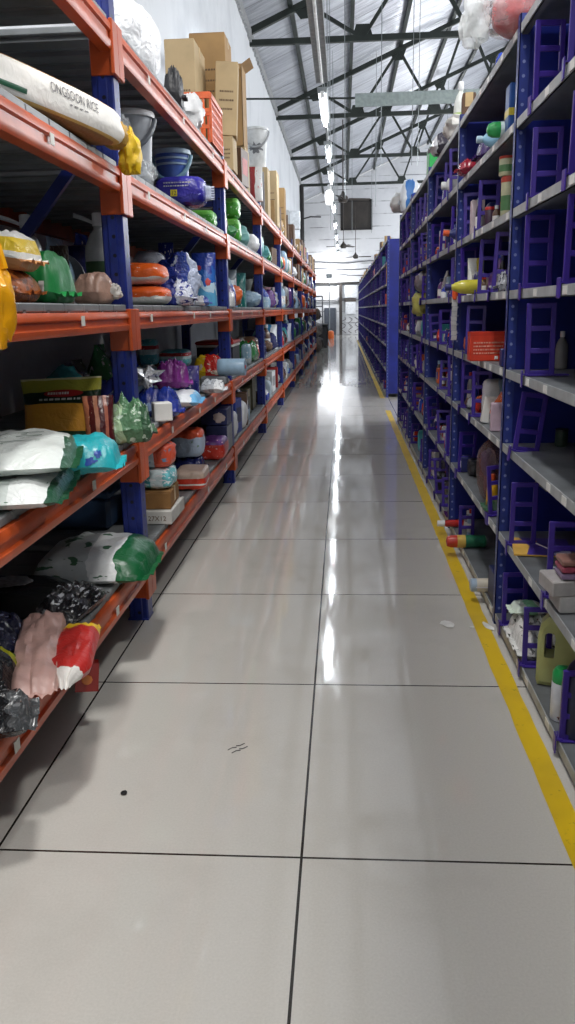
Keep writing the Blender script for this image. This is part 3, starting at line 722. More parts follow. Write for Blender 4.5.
def put(name, label, cat, parts, loc, rot=(0, 0, 0), group=None):
    if isinstance(parts, tuple): parts = [parts]
    if len(parts) == 1:
        pn, mb, mat, sm = parts[0]; o = mb.obj(name, mat, None, loc, rot, sm); return tag(o, label, cat, group)
    t = thing(name, label, cat, loc, rot, group)
    for pn, mb, mat, sm in parts: mb.obj(pn, mat, t, None, None, sm)
    return t
# placement: pixel box + supporting shelf -> real position and size
def project_px(p):
    d = Vector(p)-EYE; z = d.dot(fwd)
    return IW/2+F_PX*d.dot(right)/z, IH/2-F_PX*d.dot(up)/z
def spot(side, bb, tier, D, xf, y, z0, W):
    """nearest y, centre x, base z, width, depth and height from the pixel box; xf is the x of the face towards the aisle"""
    x0, y0, x1, y1 = bb; dk = (DECK[tier] if side == 'L' else SZ[tier]) if z0 is None else z0
    pxc, pyc = (x0+x1)/2, (y0+y1)/2; sg = 1 if side == 'L' else -1
    face = x1 if side == 'L' else x0; back = x0 if side == 'L' else x1
    low = tier in (1, 2, 'G', 'F', 'E')
    if xf is None: xf = ((-.885 if low else -.93) if side == 'L' else (.675 if low else .69)) if y is None else onp(face, pyc, 1, y).x
    if y is None:
        yf = onp(face, pyc, 0, xf).y; y = max(.3, yf-D)
        if low and z0 is None:
            lo, hi = .8, 14.0
            for _ in range(40):
                m_ = (lo+hi)/2
                if project_px((xf, m_, dk))[1] > y1: lo = m_
                else: hi = m_
            if lo < yf+.1 and yf-lo < max(.6, 2*D): y = lo; D = max(D*.5, min(yf-lo, 1.5*D))
    xb = onp(back, pyc, 1, y).x
    W = W or max(.03, abs(xf-xb)); xc = xf-sg*W/2
    zt = onp(pxc, y0, 1, y).z
    if zt < CAM_H: zt = onp(pxc, y0, 1, y+D*.8).z
    h = max(.03, zt-dk)
    if side == 'L' and tier < 5: h = min(h, TIER[tier][0]-dk-.03)
    if side == 'R' and tier != 'T': h = min(h, SZ[SH[SH.index(tier)+1]]-dk-.045)
    return xc, y, dk+.002, W, D, h
#GOODS
from mathutils.bvhtree import BVHTree
def bands(axis, st, art=None, rough=.3, seed=0, wob=.08, amount=.55, crinkle=.35, metal=0.0):
    """printed film with any number of colour fields [(start, colour), ...] along one axis"""
    k = ('bands', axis, tuple(st), art, rough, seed, wob, amount, crinkle)
    if k in MATS: return MATS[k]
    m = pack(st[0][1], st[0][1], st[0][1], axis, (.3, .6), art, rough, seed+.013*len(MATS), metal, wob, amount, crinkle)
    e = [n for n in m.node_tree.nodes if n.bl_idname == 'ShaderNodeValToRGB'][0].color_ramp.elements
    while len(e) > 1: e.remove(e[-1])
    e[0].position = 0; e[0].color = lin(st[0][1])
    for p, c in st[1:]: q = e.new(p); q.color = lin(c)
    MATS[k] = m; return m
def project(dec, tgt, axis='z', off=.0015, sub=True):
    """lay a flat mark onto the surface of a bag"""
    t = BVHTree.FromPolygons([Vector(p) for p in tgt.v], tgt.f); out = []
    for p in dec.v:
        o, d = (Vector((p[0], p[1], 5)), Vector((0, 0, -1))) if axis == 'z' else (Vector((p[0], -5, p[2])), Vector((0, 1, 0)))
        h = t.ray_cast(o, d)
        q = h[0] if h[0] is not None else Vector(p)
        out.append((p[0], p[1], q.z+off) if axis == 'z' else (p[0], q.y-off, p[2]))
    dec.v = out; return dec
def disc(cx, cz, rx, rz, axis='y', n=24, rings=5, wob=0.0, seed=0):
    mb = MB(); r = random.Random(seed); J = [1+r.uniform(-wob, wob) for _ in range(n)]
    v = [(cx, cz)]
    for i in range(1, rings+1):
        for k in range(n): a = 2*PI*k/n; v.append((cx+rx*i/rings*J[k]*math.cos(a), cz+rz*i/rings*J[k]*math.sin(a)))
    f = [(0, 1+k, 1+(k+1) % n) for k in range(n)]
    for i in range(rings-1):
        for k in range(n): a = 1+i*n; f.append((a+k, a+n+k, a+n+(k+1) % n, a+(k+1) % n))
    if axis == 'y': mb.v = [(x, 0, z) for x, z in v]; mb.f = f
    else: mb.v = [(x, z, 0) for x, z in v]; mb.f = f
    return mb
def rect(x0, x1, z0, z1, nx=6, nz=4, axis='y'):
    mb = MB(); v = [(x0+(x1-x0)*i/nx, z0+(z1-z0)*j/nz) for i in range(nx+1) for j in range(nz+1)]
    mb.v = [((x, 0, z) if axis == 'y' else (x, z, 0)) for x, z in v]
    mb.f = [(i*(nz+1)+j, (i+1)*(nz+1)+j, (i+1)*(nz+1)+j+1, i*(nz+1)+j+1) for i in range(nx) for j in range(nz)]
    return mb
USED = {}; TARGETS = []
def G(side, bb, tier, name, label, cat, kind, D, mat, mat2=None, mat3=None, W=None, H=None, rot=(0, 0, 0), xf=None, y=None, z0=None, seed=0, group=None, dx=0, dy=0, extra=None, at=None, D2=None, **kw):
    xc, yy, z, W, D, h_ = spot(side, bb, tier, D, xf, y, z0, W)
    H = H or h_
    if at: xc, yy, z = at; D = D2; yy -= D/2
    if kind == 'pillow': parts = [('film', pillow(W, D, H, seed, **kw), mat, True)]
    elif kind == 'stand': parts = [('film', standing(W, D, H, seed, **kw), mat, True)]
    elif kind == 'brick': parts = [('film', softbrick(W, D, H, seed, **kw), mat, True)]
    elif kind == 'blob': parts = [('film', blob(W, D, H, seed, **kw), mat, True)]
    elif kind == 'carton': parts = carton(W, D, H, seed, mat, **kw)
    elif kind == 'bottle': parts = bottle(W/2, H, mat, mat2, mat3, seed, **kw)
    elif kind == 'can': parts = can(W/2, H, mat, mat2)
    elif kind == 'canister': parts = canister(W/2, H, mat, mat2)
    elif kind == 'trigger': parts = trigger(W/2, H, mat, mat2)
    elif kind == 'box': parts = [('body', MB().box(-W/2, W/2, -D/2, D/2, 0, H, .004), mat, False)]
    else: parts = kind(W, D, H)
    if extra: parts = parts + extra(W, D, H, parts[0][1])
    o = put(name, label, cat, parts, (xc+dx, yy+D/2+dy, z), rot, group)
    USED.setdefault((side, tier), []).append((yy+dy-.02, yy+dy+D+.02)); TARGETS.append((o, bb))
    return {'o': o, 'y': yy, 'x': xc, 'top': z+H, 'W': W, 'H': H}
Wt = (236, 238, 240); Bk = (22, 22, 24); Nv = (28, 38, 118); Bl = (40, 92, 196); Te = (60, 176, 186); Gn = (32, 128, 62); Yl = (240, 200, 40); Rd = (204, 44, 40); Or = (236, 108, 34); Pu = (120, 44, 128); Gy = (150, 154, 160); Pk = (226, 150, 150); Br = (96, 58, 40); Lb = (150, 196, 230)
CAPW = flat(Wt, .35); CLEAR = clear(); CLEAR2 = clear((220, 226, 228), .5)
# ---- orange rack, nearest bay
# top-but-one shelf: rice sack and clear bags
def rice(W, D, H):
    mb = softbrick(W, D, H, 3, 3.4, .05, .03)
    out = [('sackcloth', mb, bands('Z', [(0, (150, 108, 58)), (.10, (206, 164, 90)), (.16, (240, 236, 228)), (.86, (172, 122, 70))], None, .55, 2, .05, crinkle=.2), True)]
    out.append(('green_trim', project(rect(-W*.48, -W*.22, H*.24, H*.34, 8, 3), mb, 'y', .003), flat((30, 96, 66), .5), True))
    tx = text_mb('ONGSOON RICE', H*.30).xf(Matrix.Translation((W*.06, 0, H*.52))); out.append(('lettering', project(tx, mb, 'y', .003), flat((150, 146, 150), .5), False))
    out.append(('small_print', project(marks(W*.5, H*.6, 3, 1, 0, W*.02, H*.40), mb, 'y', .003), flat((150, 146, 150), .5), False))
    T = Matrix.Translation((W*.50, -.02, H*.30))
    out.append(('tied_neck', blob(.09, .09, .09, 4, .3).xf(T @ Matrix.Translation((0, 0, -.03))), flat((190, 150, 70), .6, bmp=.3), True))
    out.append(('tie_ribbon', blob(.085, .07, .15, 9, .5).xf(T @ Matrix.Translation((.05, -.03, -.115))), flat((242, 200, 36), .45, bmp=.3), True))
    return out
o = put('rice_sack', 'white rice sack with brown edges and yellow tie hanging over orange beam', 'sack', rice(1.02, .2, .14), (-.985, 2.80, DECK[4]+.004), (0, 0, PI/2-.2))
G('L', (0, 55, 88, 100), 4, 'clear_bag', 'crumpled clear plastic bag behind the white rice sack', 'bag', 'blob', .28, CLEAR, xf=-0.97, seed=4, H=0.22)
# third shelf
G('L', (18, 262, 78, 304), 3, 'green_pouch', 'bright green pouch with small white sticker on third shelf', 'pouch', 'pillow', .26, flat((28, 132, 66), .35, bmp=.15), seed=5, H=.165, slump=.75,
  extra=lambda W, D, H, mb: [('sticker', project(rect(W*.08, W*.24, H*.22, H*.42), mb, 'y', .002), OFFW, False)], crumple=.10)
r_ = G('L', (-30, 279, 44, 304), 3, 'orange_pouch', 'flat orange-brown pouch at left edge below the yellow-topped packet', 'pouch', 'pillow', .2, bands('X', [(0, (214, 120, 30)), (.6, (176, 96, 44))], (120, 60, 30), seed=3), xf=-.95, seed=6, H=.10)
G('L', (-40, 232, 54, 276), 3, 'bread_packet', 'white and yellow packet resting on orange-brown pouch at left edge', 'packet', 'pillow', .2, bands('Z', [(0, (196, 140, 90)), (.3, (236, 236, 230)), (.45, (240, 206, 60)), (.8, (236, 236, 232))], None, .3, 4), xf=-.94, y=r_['y'], z0=r_['top']-.002, seed=7, H=.11, rot=(0, .12, 0))
def ybag(W, D, H):
    return [('film', blob(W, D, H, 5, .34, True), flat((248, 176, 20), .3, alpha=.88, bmp=.3), True), ('handle', MB().tube([(-.05, 0, H*.86), (-.045, 0, H*1.08), (-.01, 0, H*1.2), (.02, 0, H*1.1), (.03, 0, H*.86)], .010, 6), flat((248, 176, 20), .3, alpha=.9), True)]
o = put('carrier_bag', 'orange-yellow carrier bag hanging over the beam at left edge', 'bag', ybag(.08, .12, .22), (-.842, 1.97, 1.30), (0, 0, .4))
jl = flat((206, 210, 212), .3)
def jug(W, D, H):
    p = bottle(W/2, H, flat((196, 200, 200), .25, alpha=.9), CAPW, flat((64, 98, 62), .5), neck=.3, flatk=.95)
    p.append(('carry_loop', MB().tube([(-.02, 0, H*.9), (-.07, 0, H*.96), (-.11, 0, H*.995), (-.11, 0, H*.97), (-.06, 0, H*.93), (-.02, 0, H*.89)], .006, 6), CAPW, True)); return p
G('L', (87, 208, 118, 304), 3, 'water_jug', 'tall pale jug with dark green label beside blue upright on third shelf', 'jug', jug, .13, None, xf=-1.06, W=.135)
G('L', (25, 213, 48, 300), 3, 'water_jug', 'pale jug in shade behind bright green pouch on third shelf', 'jug', jug, .12, None, xf=-1.28, W=.13)
G('L', (48, 245, 74, 304), 3, 'brown_packet', 'dark brown glossy packet standing between pale jug and green pouch', 'packet', 'stand', .1, bands('Z', [(0, (150, 140, 120)), (.35, (60, 48, 44))], (90, 84, 80), .2, 6), xf=-1.16, seed=3)
def basin(W, D, H): return [('bowl', MB().lathe([(0, 0), (W*.3, 0), (W*.48, D*.8), (W*.5, D), (W*.46, D), (W*.28, .012), (0, .012)], 28).xf(Matrix.Translation((0, D/2, W*.5)) @ Matrix.Rotation(PI/2, 4, 'X')), flat((34, 33, 36), .35), True), ('rim', MB().lathe([(W*.5, 0), (W*.52, 0), (W*.52, .014), (W*.5, .014)], 28).xf(Matrix.Translation((0, -D/2+.01, W*.5)) @ Matrix.Rotation(PI/2, 4, 'X')), flat((110, 110, 114), .4), True)]
G('L', (64, 236, 90, 304), 3, 'basin', 'black round basin standing on edge behind the pink rice bag', 'basin', basin, .1, None, xf=-1.3, W=.26)
G('L', (72, 273, 124, 304), 3, 'rice_bag', 'pinkish clear bag of rice with white tied end before blue upright', 'bag', 'pillow', .2, flat((196, 158, 140), .3, bmp=.35, vary=.2), H=.125, seed=8, tie=True, ears=0, crumple=.14, dy=-.04,
  extra=lambda W, D, H, mb: [('tied_end', blob(.05, .05, .06, 3, .4).xf(Matrix.Translation((W*.5, 0, H*.15))), flat((220, 214, 206), .4), True)])
# second shelf
r_ = G('L', (14, 446, 74, 500), 2, 'white_green_bag', 'lower white bag with green edges in stack on second shelf', 'bag', 'pillow', .34, bands('X', [(0, (200, 208, 204)), (.6, (226, 230, 228)), (.86, (26, 74, 50))], (60, 100, 76), .3, 4, amount=.66), seed=11, at=(-0.99, 2.28, 0.86), W=0.34, D2=0.5, H=0.075, rot=(0, 0, 0.2))
G('L', (-14, 423, 74, 476), 2, 'white_green_bag', 'upper white bag with green edges and fine print, topmost in stack', 'bag', 'pillow', .38, bands('X', [(0, (30, 80, 56)), (.14, (224, 230, 226)), (.88, (34, 84, 56))], None, .3, 5), seed=12, at=(-1.03, 2.4, 0.938), W=0.4, D2=0.6, H=0.08, rot=(0, 0, 0.28),
  extra=lambda W, D, H, mb: [('small_print', project(MB().add(sum([[(x, y_, 0) for x, y_ in ((a, b), (a+l, b), (a+l, b+.008), (a, b+.008))] for a, b, l in [(-.1+.0*i, -.12+.028*i, .1+.05*((i*7) % 3)) for i in range(9)]], []), [tuple(range(i*4, i*4+4)) for i in range(9)]), mb, 'z', .003), flat((120, 140, 130), .5), False)])
G('L', (-20, 458, 27, 507), 2, 'green_pouch', 'pale green pouch at left edge of the second shelf', 'pouch', 'pillow', .2, bands('X', [(0, (120, 156, 128)), (.5, (60, 100, 74))], (170, 190, 176), seed=7), seed=13, at=(-1.0, 1.88, 0.86), W=0.22, D2=0.2, H=0.08, rot=(0, 0, 0.3))
G('L', (56, 436, 108, 476), 2, 'teal_pouch', 'plump turquoise pouch in front of the golden seed bag', 'pouch', 'pillow', .24, flat((42, 172, 182), .28, bmp=.3, vary=.08), seed=14, slump=.72, at=(-0.9, 2.7, 0.86), W=0.25, D2=0.28, H=0.115, rot=(0, 0, 0.2),
  extra=lambda W, D, H, mb: [('motif', project(disc(W*.16, H*.42, .018, .012, wob=.4, seed=2), mb, 'y', .002), flat((40, 80, 170), .4), False), ('motif', project(disc(W*.26, H*.62, .012, .012, wob=.4, seed=3), mb, 'y', .002), flat((40, 80, 170), .4), False)])
def seeds(W, D, H):
    mb = standing(W, D, H, 6, .12, .6)
    out = [('film', mb, bands('Z', [(0, (30, 66, 34)), (.06, (226, 190, 60)), (.10, (30, 62, 36)), (.2, (214, 150, 56)), (.62, (22, 40, 26)), (.80, (150, 146, 54)), (.97, (196, 190, 150))], None, .28, 6, .06), True)]
    out.append(('oval_badge', project(disc(.02, H*.77, W*.24, H*.055), mb, 'y', .002), flat((160, 30, 34), .4), True))
    out.append(('lettering', project(marks(W*.9, H*.6, 5, 1, 0, -W*.24, H*.67), mb, 'y', .002), OFFW, False))
    out.append(('lettering', project(marks(W*.45, H*.7, 6, 1, 0, -W*.13, H*.755), mb, 'y', .0035), OFFW, False))
    return out
G('L', (12, 377, 95, 442), 2, 'seed_bag', 'golden seed bag with dark green band and yellow-green top, leaning', 'bag', seeds, .13, None, at=(-1.14, 3.22, 0.862), W=0.35, D2=0.1, H=0.27, rot=(-.1, -.04, -.12))
G('L', (84, 398, 120, 448), 2, 'snack_bag', 'maroon and orange striped foil bag right of the golden seed bag', 'bag', 'stand', .12, bands('X', [(0, (214, 130, 96)), (.18, (96, 36, 34)), (.36, (206, 140, 110)), (.5, (90, 34, 38)), (.66, (190, 112, 90)), (.78, (84, 30, 36))], (236, 190, 160), .25, 3, .16, .68), seed=7, crumple=.3, at=(-0.985, 3.2, 0.862), W=0.12, D2=0.1, H=0.2, rot=(0, 0, 0.3))
G('L', (101, 400, 152, 447), 2, 'green_foil_bag', 'crumpled green and silver foil bag against the blue upright', 'bag', 'pillow', .2, bands('X', [(0, (170, 200, 160)), (.35, (90, 132, 96)), (.7, (58, 92, 66))], (190, 210, 190), .2, 8, .3, .6, .8), seed=17, crumple=.3, at=(-0.885, 3.3, 0.86), W=0.17, D2=0.2, H=0.16, rot=(0, 0, 0.3))
# lowest shelf
def bin_(W, D, H): return [('body', MB().box(-W/2, W/2, -D/2, D/2, 0, H*.82, .02), flat((34, 56, 84), .45), False), ('rim', MB().box(-W/2-.012, W/2+.012, -D/2-.012, D/2+.012, H*.82, H, .012), flat((40, 66, 96), .45), False), ('grip', MB().box(-.06, .06, -D/2-.014, -D/2, H*.45, H*.62, .006), flat((24, 38, 60), .45), False)]
G('L', (20, 478, 128, 531), 1, 'storage_box', 'dark blue lidded storage box at the back of lowest shelf', 'box', bin_, .34, None, xf=-1.16, W=.5, H=.20)
G('L', (50, 530, 162, 588), 1, 'sack', 'white sack with dark green end lying by the blue upright', 'sack', 'pillow', .42, bands('X', [(0, (200, 206, 206)), (.5, (230, 232, 232)), (.72, (20, 96, 54))], (70, 110, 84), .32, 9, .16, .62, .25), seed=21, slump=.75, at=(-1.03, 3.19, 0.332), W=0.46, D2=0.48, H=0.13, rot=(0, 0, 0.05))
def blackbag(W, D, H):
    mb = pillow(W, D, H, 23, .12, .7)
    o1 = project(disc(W*.08, D*.08, W*.15, D*.2, 'z', wob=.08, seed=2), mb, 'z', .003); o2 = project(disc(-W*.14, -D*.1, W*.06, D*.08, 'z'), mb, 'z', .003)
    return [('film', mb, flat((20, 20, 22), .25, bmp=.3), True), ('oval_print', o1, flat((166, 168, 172), .5, vary=.3, scale=60), True), ('round_print', o2, flat((116, 118, 122), .5, vary=.3, scale=60), True)]
G('L', (-60, 552, 96, 605), 1, 'black_bag', 'flat black bag with grey oval print on lowest shelf', 'bag', blackbag, .4, None, at=(-1.29, 2.76, 0.332), W=0.54, D2=0.37, H=0.085, rot=(0, 0, 0.05))
G('L', (66, 565, 120, 616), 1, 'foil_bag', 'shiny black and silver foil bag beside grey oval print bag', 'bag', 'pillow', .24, bands('X', [(0, (30, 30, 34)), (.3, (64, 64, 70)), (.4, (24, 24, 26))], (170, 172, 178), .14, 10, .3, .60, .9), seed=24, crumple=.3, at=(-0.985, 2.7, 0.332), W=0.3, D2=0.17, H=0.085, rot=(0, 0, 1.45))
G('L', (10, 592, 70, 680), 1, 'pink_bag', 'pale pink translucent bag lying between black and red bags', 'bag', 'pillow', .46, flat((226, 184, 174), .3, alpha=.85, bmp=.35, vary=.12), seed=25, crumple=.18, at=(-0.955, 2.3, 0.332), W=0.6, D2=0.15, H=0.08, rot=(0, 0, -1.28))
G('L', (52, 610, 88, 650), 1, 'red_bag', 'red bag with yellow tip and white neck near shelf edge', 'bag', 'pillow', .13, bands('X', [(0, (238, 196, 40)), (.22, (186, 48, 44)), (.84, (230, 226, 220))], None, .3, 11, .1), seed=26, tie=True, at=(-0.835, 2.27, 0.335), W=0.46, D2=0.13, H=0.07, rot=(0, 0, -1.38))
p = onp(80, 640, 0, -.868)
o = put('gift_bag', 'small red paper gift bag hanging from lowest orange beam', 'bag', giftbag(.075, .03, .10, flat((150, 34, 30), .4), flat((206, 120, 50), .4)), (-.852, 2.40, .175), (0, .1, .35))
G('L', (-30, 612, 38, 668), 1, 'foil_bag', 'dark navy crinkled foil bag at left edge of lowest shelf', 'bag', 'pillow', .3, bands('X', [(0, (24, 26, 40)), (.5, (34, 36, 60))], (120, 126, 150), .14, 12, .3, .62, .9), seed=27, crumple=.3, at=(-1.17, 2.36, 0.332), W=0.26, D2=0.2, H=0.11, rot=(0, 0, 0.1))
G('L', (-30, 640, 46, 712), 1, 'snack_bag', 'black bag with yellow-green leafy top at left edge', 'bag', 'pillow', .28, bands('Y', [(0, (30, 30, 32)), (.55, (40, 42, 44)), (.66, (160, 160, 40)), (.8, (90, 120, 30))], (64, 66, 66), .22, 13, .2, .64, .6), seed=28, crumple=.2, at=(-1.04, 2.06, 0.332), W=0.2, D2=0.22, H=0.12, rot=(0, 0, 0.2))
G('L', (-40, 690, 46, 738), 1, 'black_bag', 'black and grey crumpled bag nearest the camera on lowest shelf', 'bag', 'pillow', .3, bands('X', [(0, (26, 26, 28)), (.7, (70, 72, 74))], (120, 122, 124), .2, 14, .3, .64, .8), seed=29, crumple=.3, at=(-0.925, 1.87, 0.332), W=0.2, D2=0.2, H=0.075, rot=(0, 0, 0.3))
# ---- orange rack, second bay
# lowest shelf
r0_ = G('L', (152, 500, 184, 527), 1, 'flat_box', 'white flat box with handwritten figures, bottom of stack by upright', 'box', 'box', .3, flat((214, 212, 206), .6), at=(-1.0, 4.1, 0.332), W=0.25, D2=0.34, H=0.07, rot=(0, 0, 0),
  extra=lambda W, D, H, mb: [('lettering', text_mb('27X12', H*.5).xf(Matrix.Translation((W*.2, -D/2-.0005, H*.28))), INK, False)])
r1_ = G('L', (152, 487, 181, 512), 1, 'carton', 'plain brown carton on white flat box beside the blue upright', 'carton', 'carton', .26, flat((150, 108, 60), .75), ink=False, at=(-1.0, 4.1, 0.404), W=0.22, D2=0.28, H=0.088, rot=(0, 0, 0.05))
r2_ = G('L', (148, 468, 181, 497), 1, 'diaper_pack', 'teal and white pack on the plain brown carton', 'pack', 'brick', .2, bands('X', [(0, (88, 178, 188)), (.55, (206, 222, 224)), (.8, (110, 190, 198))], Wt, .3, 15), seed=31, at=(-1.0, 4.1, 0.497), W=0.22, D2=0.22, H=0.105, rot=(0, 0, 0))
G('L', (148, 440, 178, 474), 1, 'diaper_pack', 'white pack with orange side, topmost on the lowest-shelf stack', 'pack', 'brick', .18, bands('X', [(0, (206, 216, 224)), (.62, (222, 90, 60))], (110, 150, 180), .3, 16, amount=.63), seed=32, at=(-1.0, 4.12, 0.602), W=0.22, D2=0.2, H=0.125, rot=(0, 0, 0))
r3_ = G('L', (180, 471, 204, 496), 1, 'wipes_pack', 'orange-red and white wipes packs strapped together on lowest shelf', 'pack', 'brick', .22, bands('Z', [(0, (212, 66, 40)), (.26, (226, 222, 216)), (.34, (206, 60, 38)), (.6, (200, 176, 160))], None, .3, 17, .03), seed=33, e=7, at=(-0.935, 4.85, 0.332), W=0.18, D2=0.26, H=0.12, rot=(0, 0, 0.05))
r4_ = G('L', (171, 454, 204, 474), 1, 'navy_pouch', 'navy crumpled pouch under the pale blue orange-topped pack', 'pouch', 'pillow', .2, flat((38, 44, 104), .25, bmp=.5), seed=34, crumple=.25, at=(-1.05, 5.36, 0.332), W=0.2, D2=0.22, H=0.1, rot=(0, 0, 0))
G('L', (177, 430, 208, 466), 1, 'diaper_pack', 'pale blue pack with orange top tilted on navy pouch', 'pack', 'brick', .2, bands('Z', [(0, (178, 194, 214)), (.72, (214, 84, 50))], (120, 150, 120), .3, 18, .3, .7), seed=35, at=(-1.05, 5.36, 0.432), W=0.2, D2=0.2, H=0.19, rot=(0, 0, 0))
G('L', (205, 445, 228, 473), 1, 'diaper_pack', 'red and purple pack near edge of lowest shelf, second bay', 'pack', 'brick', .3, bands('Z', [(0, (206, 56, 40)), (.6, (186, 60, 50)), (.75, (96, 50, 120))], (236, 200, 200), .3, 19, .1, .66), seed=36, e=6, at=(-0.955, 5.86, 0.332), W=0.17, D2=0.28, H=0.15, rot=(0, 0, 0))
q1 = G('L', (200, 424, 219, 447), 1, 'dark_box', 'dark plain box behind the red and purple pack', 'box', 'box', .3, flat((46, 48, 58), .6), at=(-1.2, 6.0, 0.332), W=0.16, D2=0.28, H=0.2, rot=(0, 0, 0))
q2 = G('L', (212, 421, 243, 446), 1, 'navy_box', 'navy upright box with silver side near orange beam', 'box', 'box', .35, flat((36, 44, 84), .5), at=(-0.97, 6.23, 0.332), W=0.16, D2=0.3, H=0.2, rot=(0, 0, 0),
  extra=lambda W, D, H, mb: [('side_panel', MB().box(W/2, W/2+.0015, -D/2+.01, D/2-.01, .01, H-.01), flat((150, 152, 156), .5), False)])
G('L', (204, 405, 234, 426), 1, 'picture_box', 'navy box with pale picture stacked on dark boxes', 'box', 'box', .28, flat((34, 42, 92), .45), at=(-0.99, 6.23, 0.536), W=0.2, D2=0.26, H=0.12, rot=(0, 0, 0),
  extra=lambda W, D, H, mb: [('picture', disc(W*.2, H*.5, W*.22, H*.3, wob=.2).xf(Matrix.Translation((0, -D/2-.001, 0))), flat((206, 188, 180), .5), False)])
# second shelf
G('L', (139, 339, 160, 374), 2, 'diaper_pack', 'teal pack standing on end behind the blue upright', 'pack', 'brick', .14, bands('Z', [(0, (90, 180, 190)), (.4, (208, 226, 228)), (.6, (186, 40, 44)), (.74, (96, 184, 194))], Wt, .3, 21, .05, .66), xf=-1.28, seed=41, z0=1.03)
G('L', (159, 349, 192, 376), 2, 'diaper_pack', 'teal pack with red stripe lying behind foil pouches', 'pack', 'brick', .2, bands('Z', [(0, (96, 184, 192)), (.45, (200, 224, 226)), (.62, (190, 44, 46)), (.8, (92, 180, 190))], Wt, .3, 22, .05, .66), xf=-1.1, seed=42, z0=1.0)
for z_, bb_, nm, lb, sd in ((0, (139, 374, 160, 400), 'grey_pack', 'grey pack supporting the teal pack standing on end', 43), (0, (160, 376, 190, 396), 'grey_pack', 'grey pack under the teal pack with red stripe', 44)):
    G('L', bb_, 2, nm, lb, 'pack', 'brick', .16, bands('X', [(0, (90, 110, 130)), (.5, (120, 140, 150))], None, .4, sd), xf=-1.28 if sd == 43 else -1.1, H=.165 if sd == 43 else .135, seed=sd)
G('L', (188, 350, 225, 376), 2, 'snack_bag', 'yellow and red snack bag leaning on teal packs', 'bag', 'pillow', .16, bands('X', [(0, (236, 196, 40)), (.42, (206, 50, 44)), (.8, (190, 40, 60))], (236, 220, 200), .25, 23, .2, .62), xf=-0.95, seed=45, H=.19, slump=.65, W=.24)
a_ = G('L', (160, 367, 180, 396), 2, 'blue_box', 'bright blue box with white front behind silver foil bag', 'box', 'box', .1, flat((52, 110, 196), .4), xf=-1.03, H=.22, extra=lambda W, D, H, mb: [('front_panel', MB().box(-W/2+.004, W*.1, -D/2-.0012, -D/2, .06, H-.01), OFFW, False)])
def star(W, D, H):
    n = 14; mb = MB(); r = random.Random(5); v = [(0, -.03, H*.5)]
    for k in range(n): a = 2*PI*k/n; q = (1.0 if k % 2 else .55)*r.uniform(.8, 1.1); v.append((W*.5*q*math.cos(a), r.uniform(-.03, .03), H*.5+H*.5*q*math.sin(a)))
    m_ = len(v); v += [(x, y+.03+.012, z) for x, y, z in v]
    f = [(0, 1+k, 1+(k+1) % n) for k in range(n)]+[(m_, m_+1+(k+1) % n, m_+1+k) for k in range(n)]+[(1+k, m_+1+k, m_+1+(k+1) % n, 1+(k+1) % n) for k in range(n)]
    return [('foil', mb.add(v, f), bands('X', [(0, (200, 204, 210)), (.5, (226, 228, 232))], (110, 114, 124), .12, 24, .2, .58, .8, .5), False)]
b1 = G('L', (146, 391, 182, 420), 2, 'blue_pouch', 'crumpled royal blue pouch at edge beside blue upright', 'pouch', 'pillow', .24, flat((34, 56, 150), .2, bmp=.6, vary=.2), seed=46, crumple=.3, slump=.75, at=(-0.975, 4.2, 0.86), W=0.24, D2=0.26, H=0.13, rot=(0, 0, 0.1),
  extra=lambda W, D, H, mb: [('emblem', project(disc(-W*.12, H*.4, .022, .02, wob=.2, seed=4), mb, 'y', .002), flat((150, 176, 220), .4), False)])
G('L', (141, 368, 176, 393), 2, 'silver_foil_bag', 'torn silver foil bag with jagged edges on royal blue pouch', 'bag', star, .05, None, y=b1['y']+.06, z0=b1['top']-.004, xf=-.92, W=.2, H=.14)
G('L', (174, 399, 190, 421), 2, 'white_box', 'small white folded box at the second shelf edge', 'box', 'box', .09, OFFW, at=(-0.9, 3.96, 0.86), W=0.09, D2=0.08, H=0.09, rot=(0, 0, 0.4))
c1_ = G('L', (184, 388, 208, 410), 2, 'white_pouch', 'white and light blue pouch lying below the purple bag', 'pouch', 'pillow', .2, bands('X', [(0, (214, 220, 228)), (.5, (228, 232, 238)), (.75, (110, 180, 226))], None, .3, 25, .3), seed=47, at=(-0.93, 4.66, 0.86), W=0.2, D2=0.36, H=0.08, rot=(0, 0, 0.1))
G('L', (178, 370, 209, 397), 2, 'purple_bag', 'shiny purple bag between blue pouches on second shelf', 'bag', 'pillow', .2, flat((140, 56, 146), .2, bmp=.5, vary=.2), seed=48, crumple=.28, slump=.7, at=(-1.02, 4.82, 0.942), W=0.2, D2=0.2, H=0.15, rot=(0, 0, 0.2))
G('L', (202, 374, 222, 402), 2, 'dark_blue_bag', 'dark blue glossy bag right of the shiny purple bag', 'bag', 'stand', .13, bands('Z', [(0, (40, 44, 110)), (.5, (70, 64, 130))], (170, 170, 200), .2, 26, .2, .62), seed=49, crumple=.3, at=(-0.985, 5.14, 0.86), W=0.14, D2=0.12, H=0.19, rot=(0, 0, 0.2))
G('L', (208, 376, 230, 396), 2, 'white_foil_bag', 'white foil bag under the pale blue roll', 'bag', 'pillow', .18, bands('X', [(0, (176, 180, 186)), (.6, (226, 228, 230))], (120, 124, 134), .15, 27, .3, .6, .7), seed=50, crumple=.25, at=(-0.87, 5.36, 0.86), W=0.16, D2=0.22, H=0.08, rot=(0, 0, 0.1))
p = onp(236, 376, 0, -.87)
put('blue_roll', 'pale blue cylinder with red dot sticking out over orange beam', 'roll', roll(.062, .2, flat((152, 182, 206), .35), flat((196, 60, 56), .4)), (-.82, 5.98, DECK[2]+.061), (0, 0, -.06))
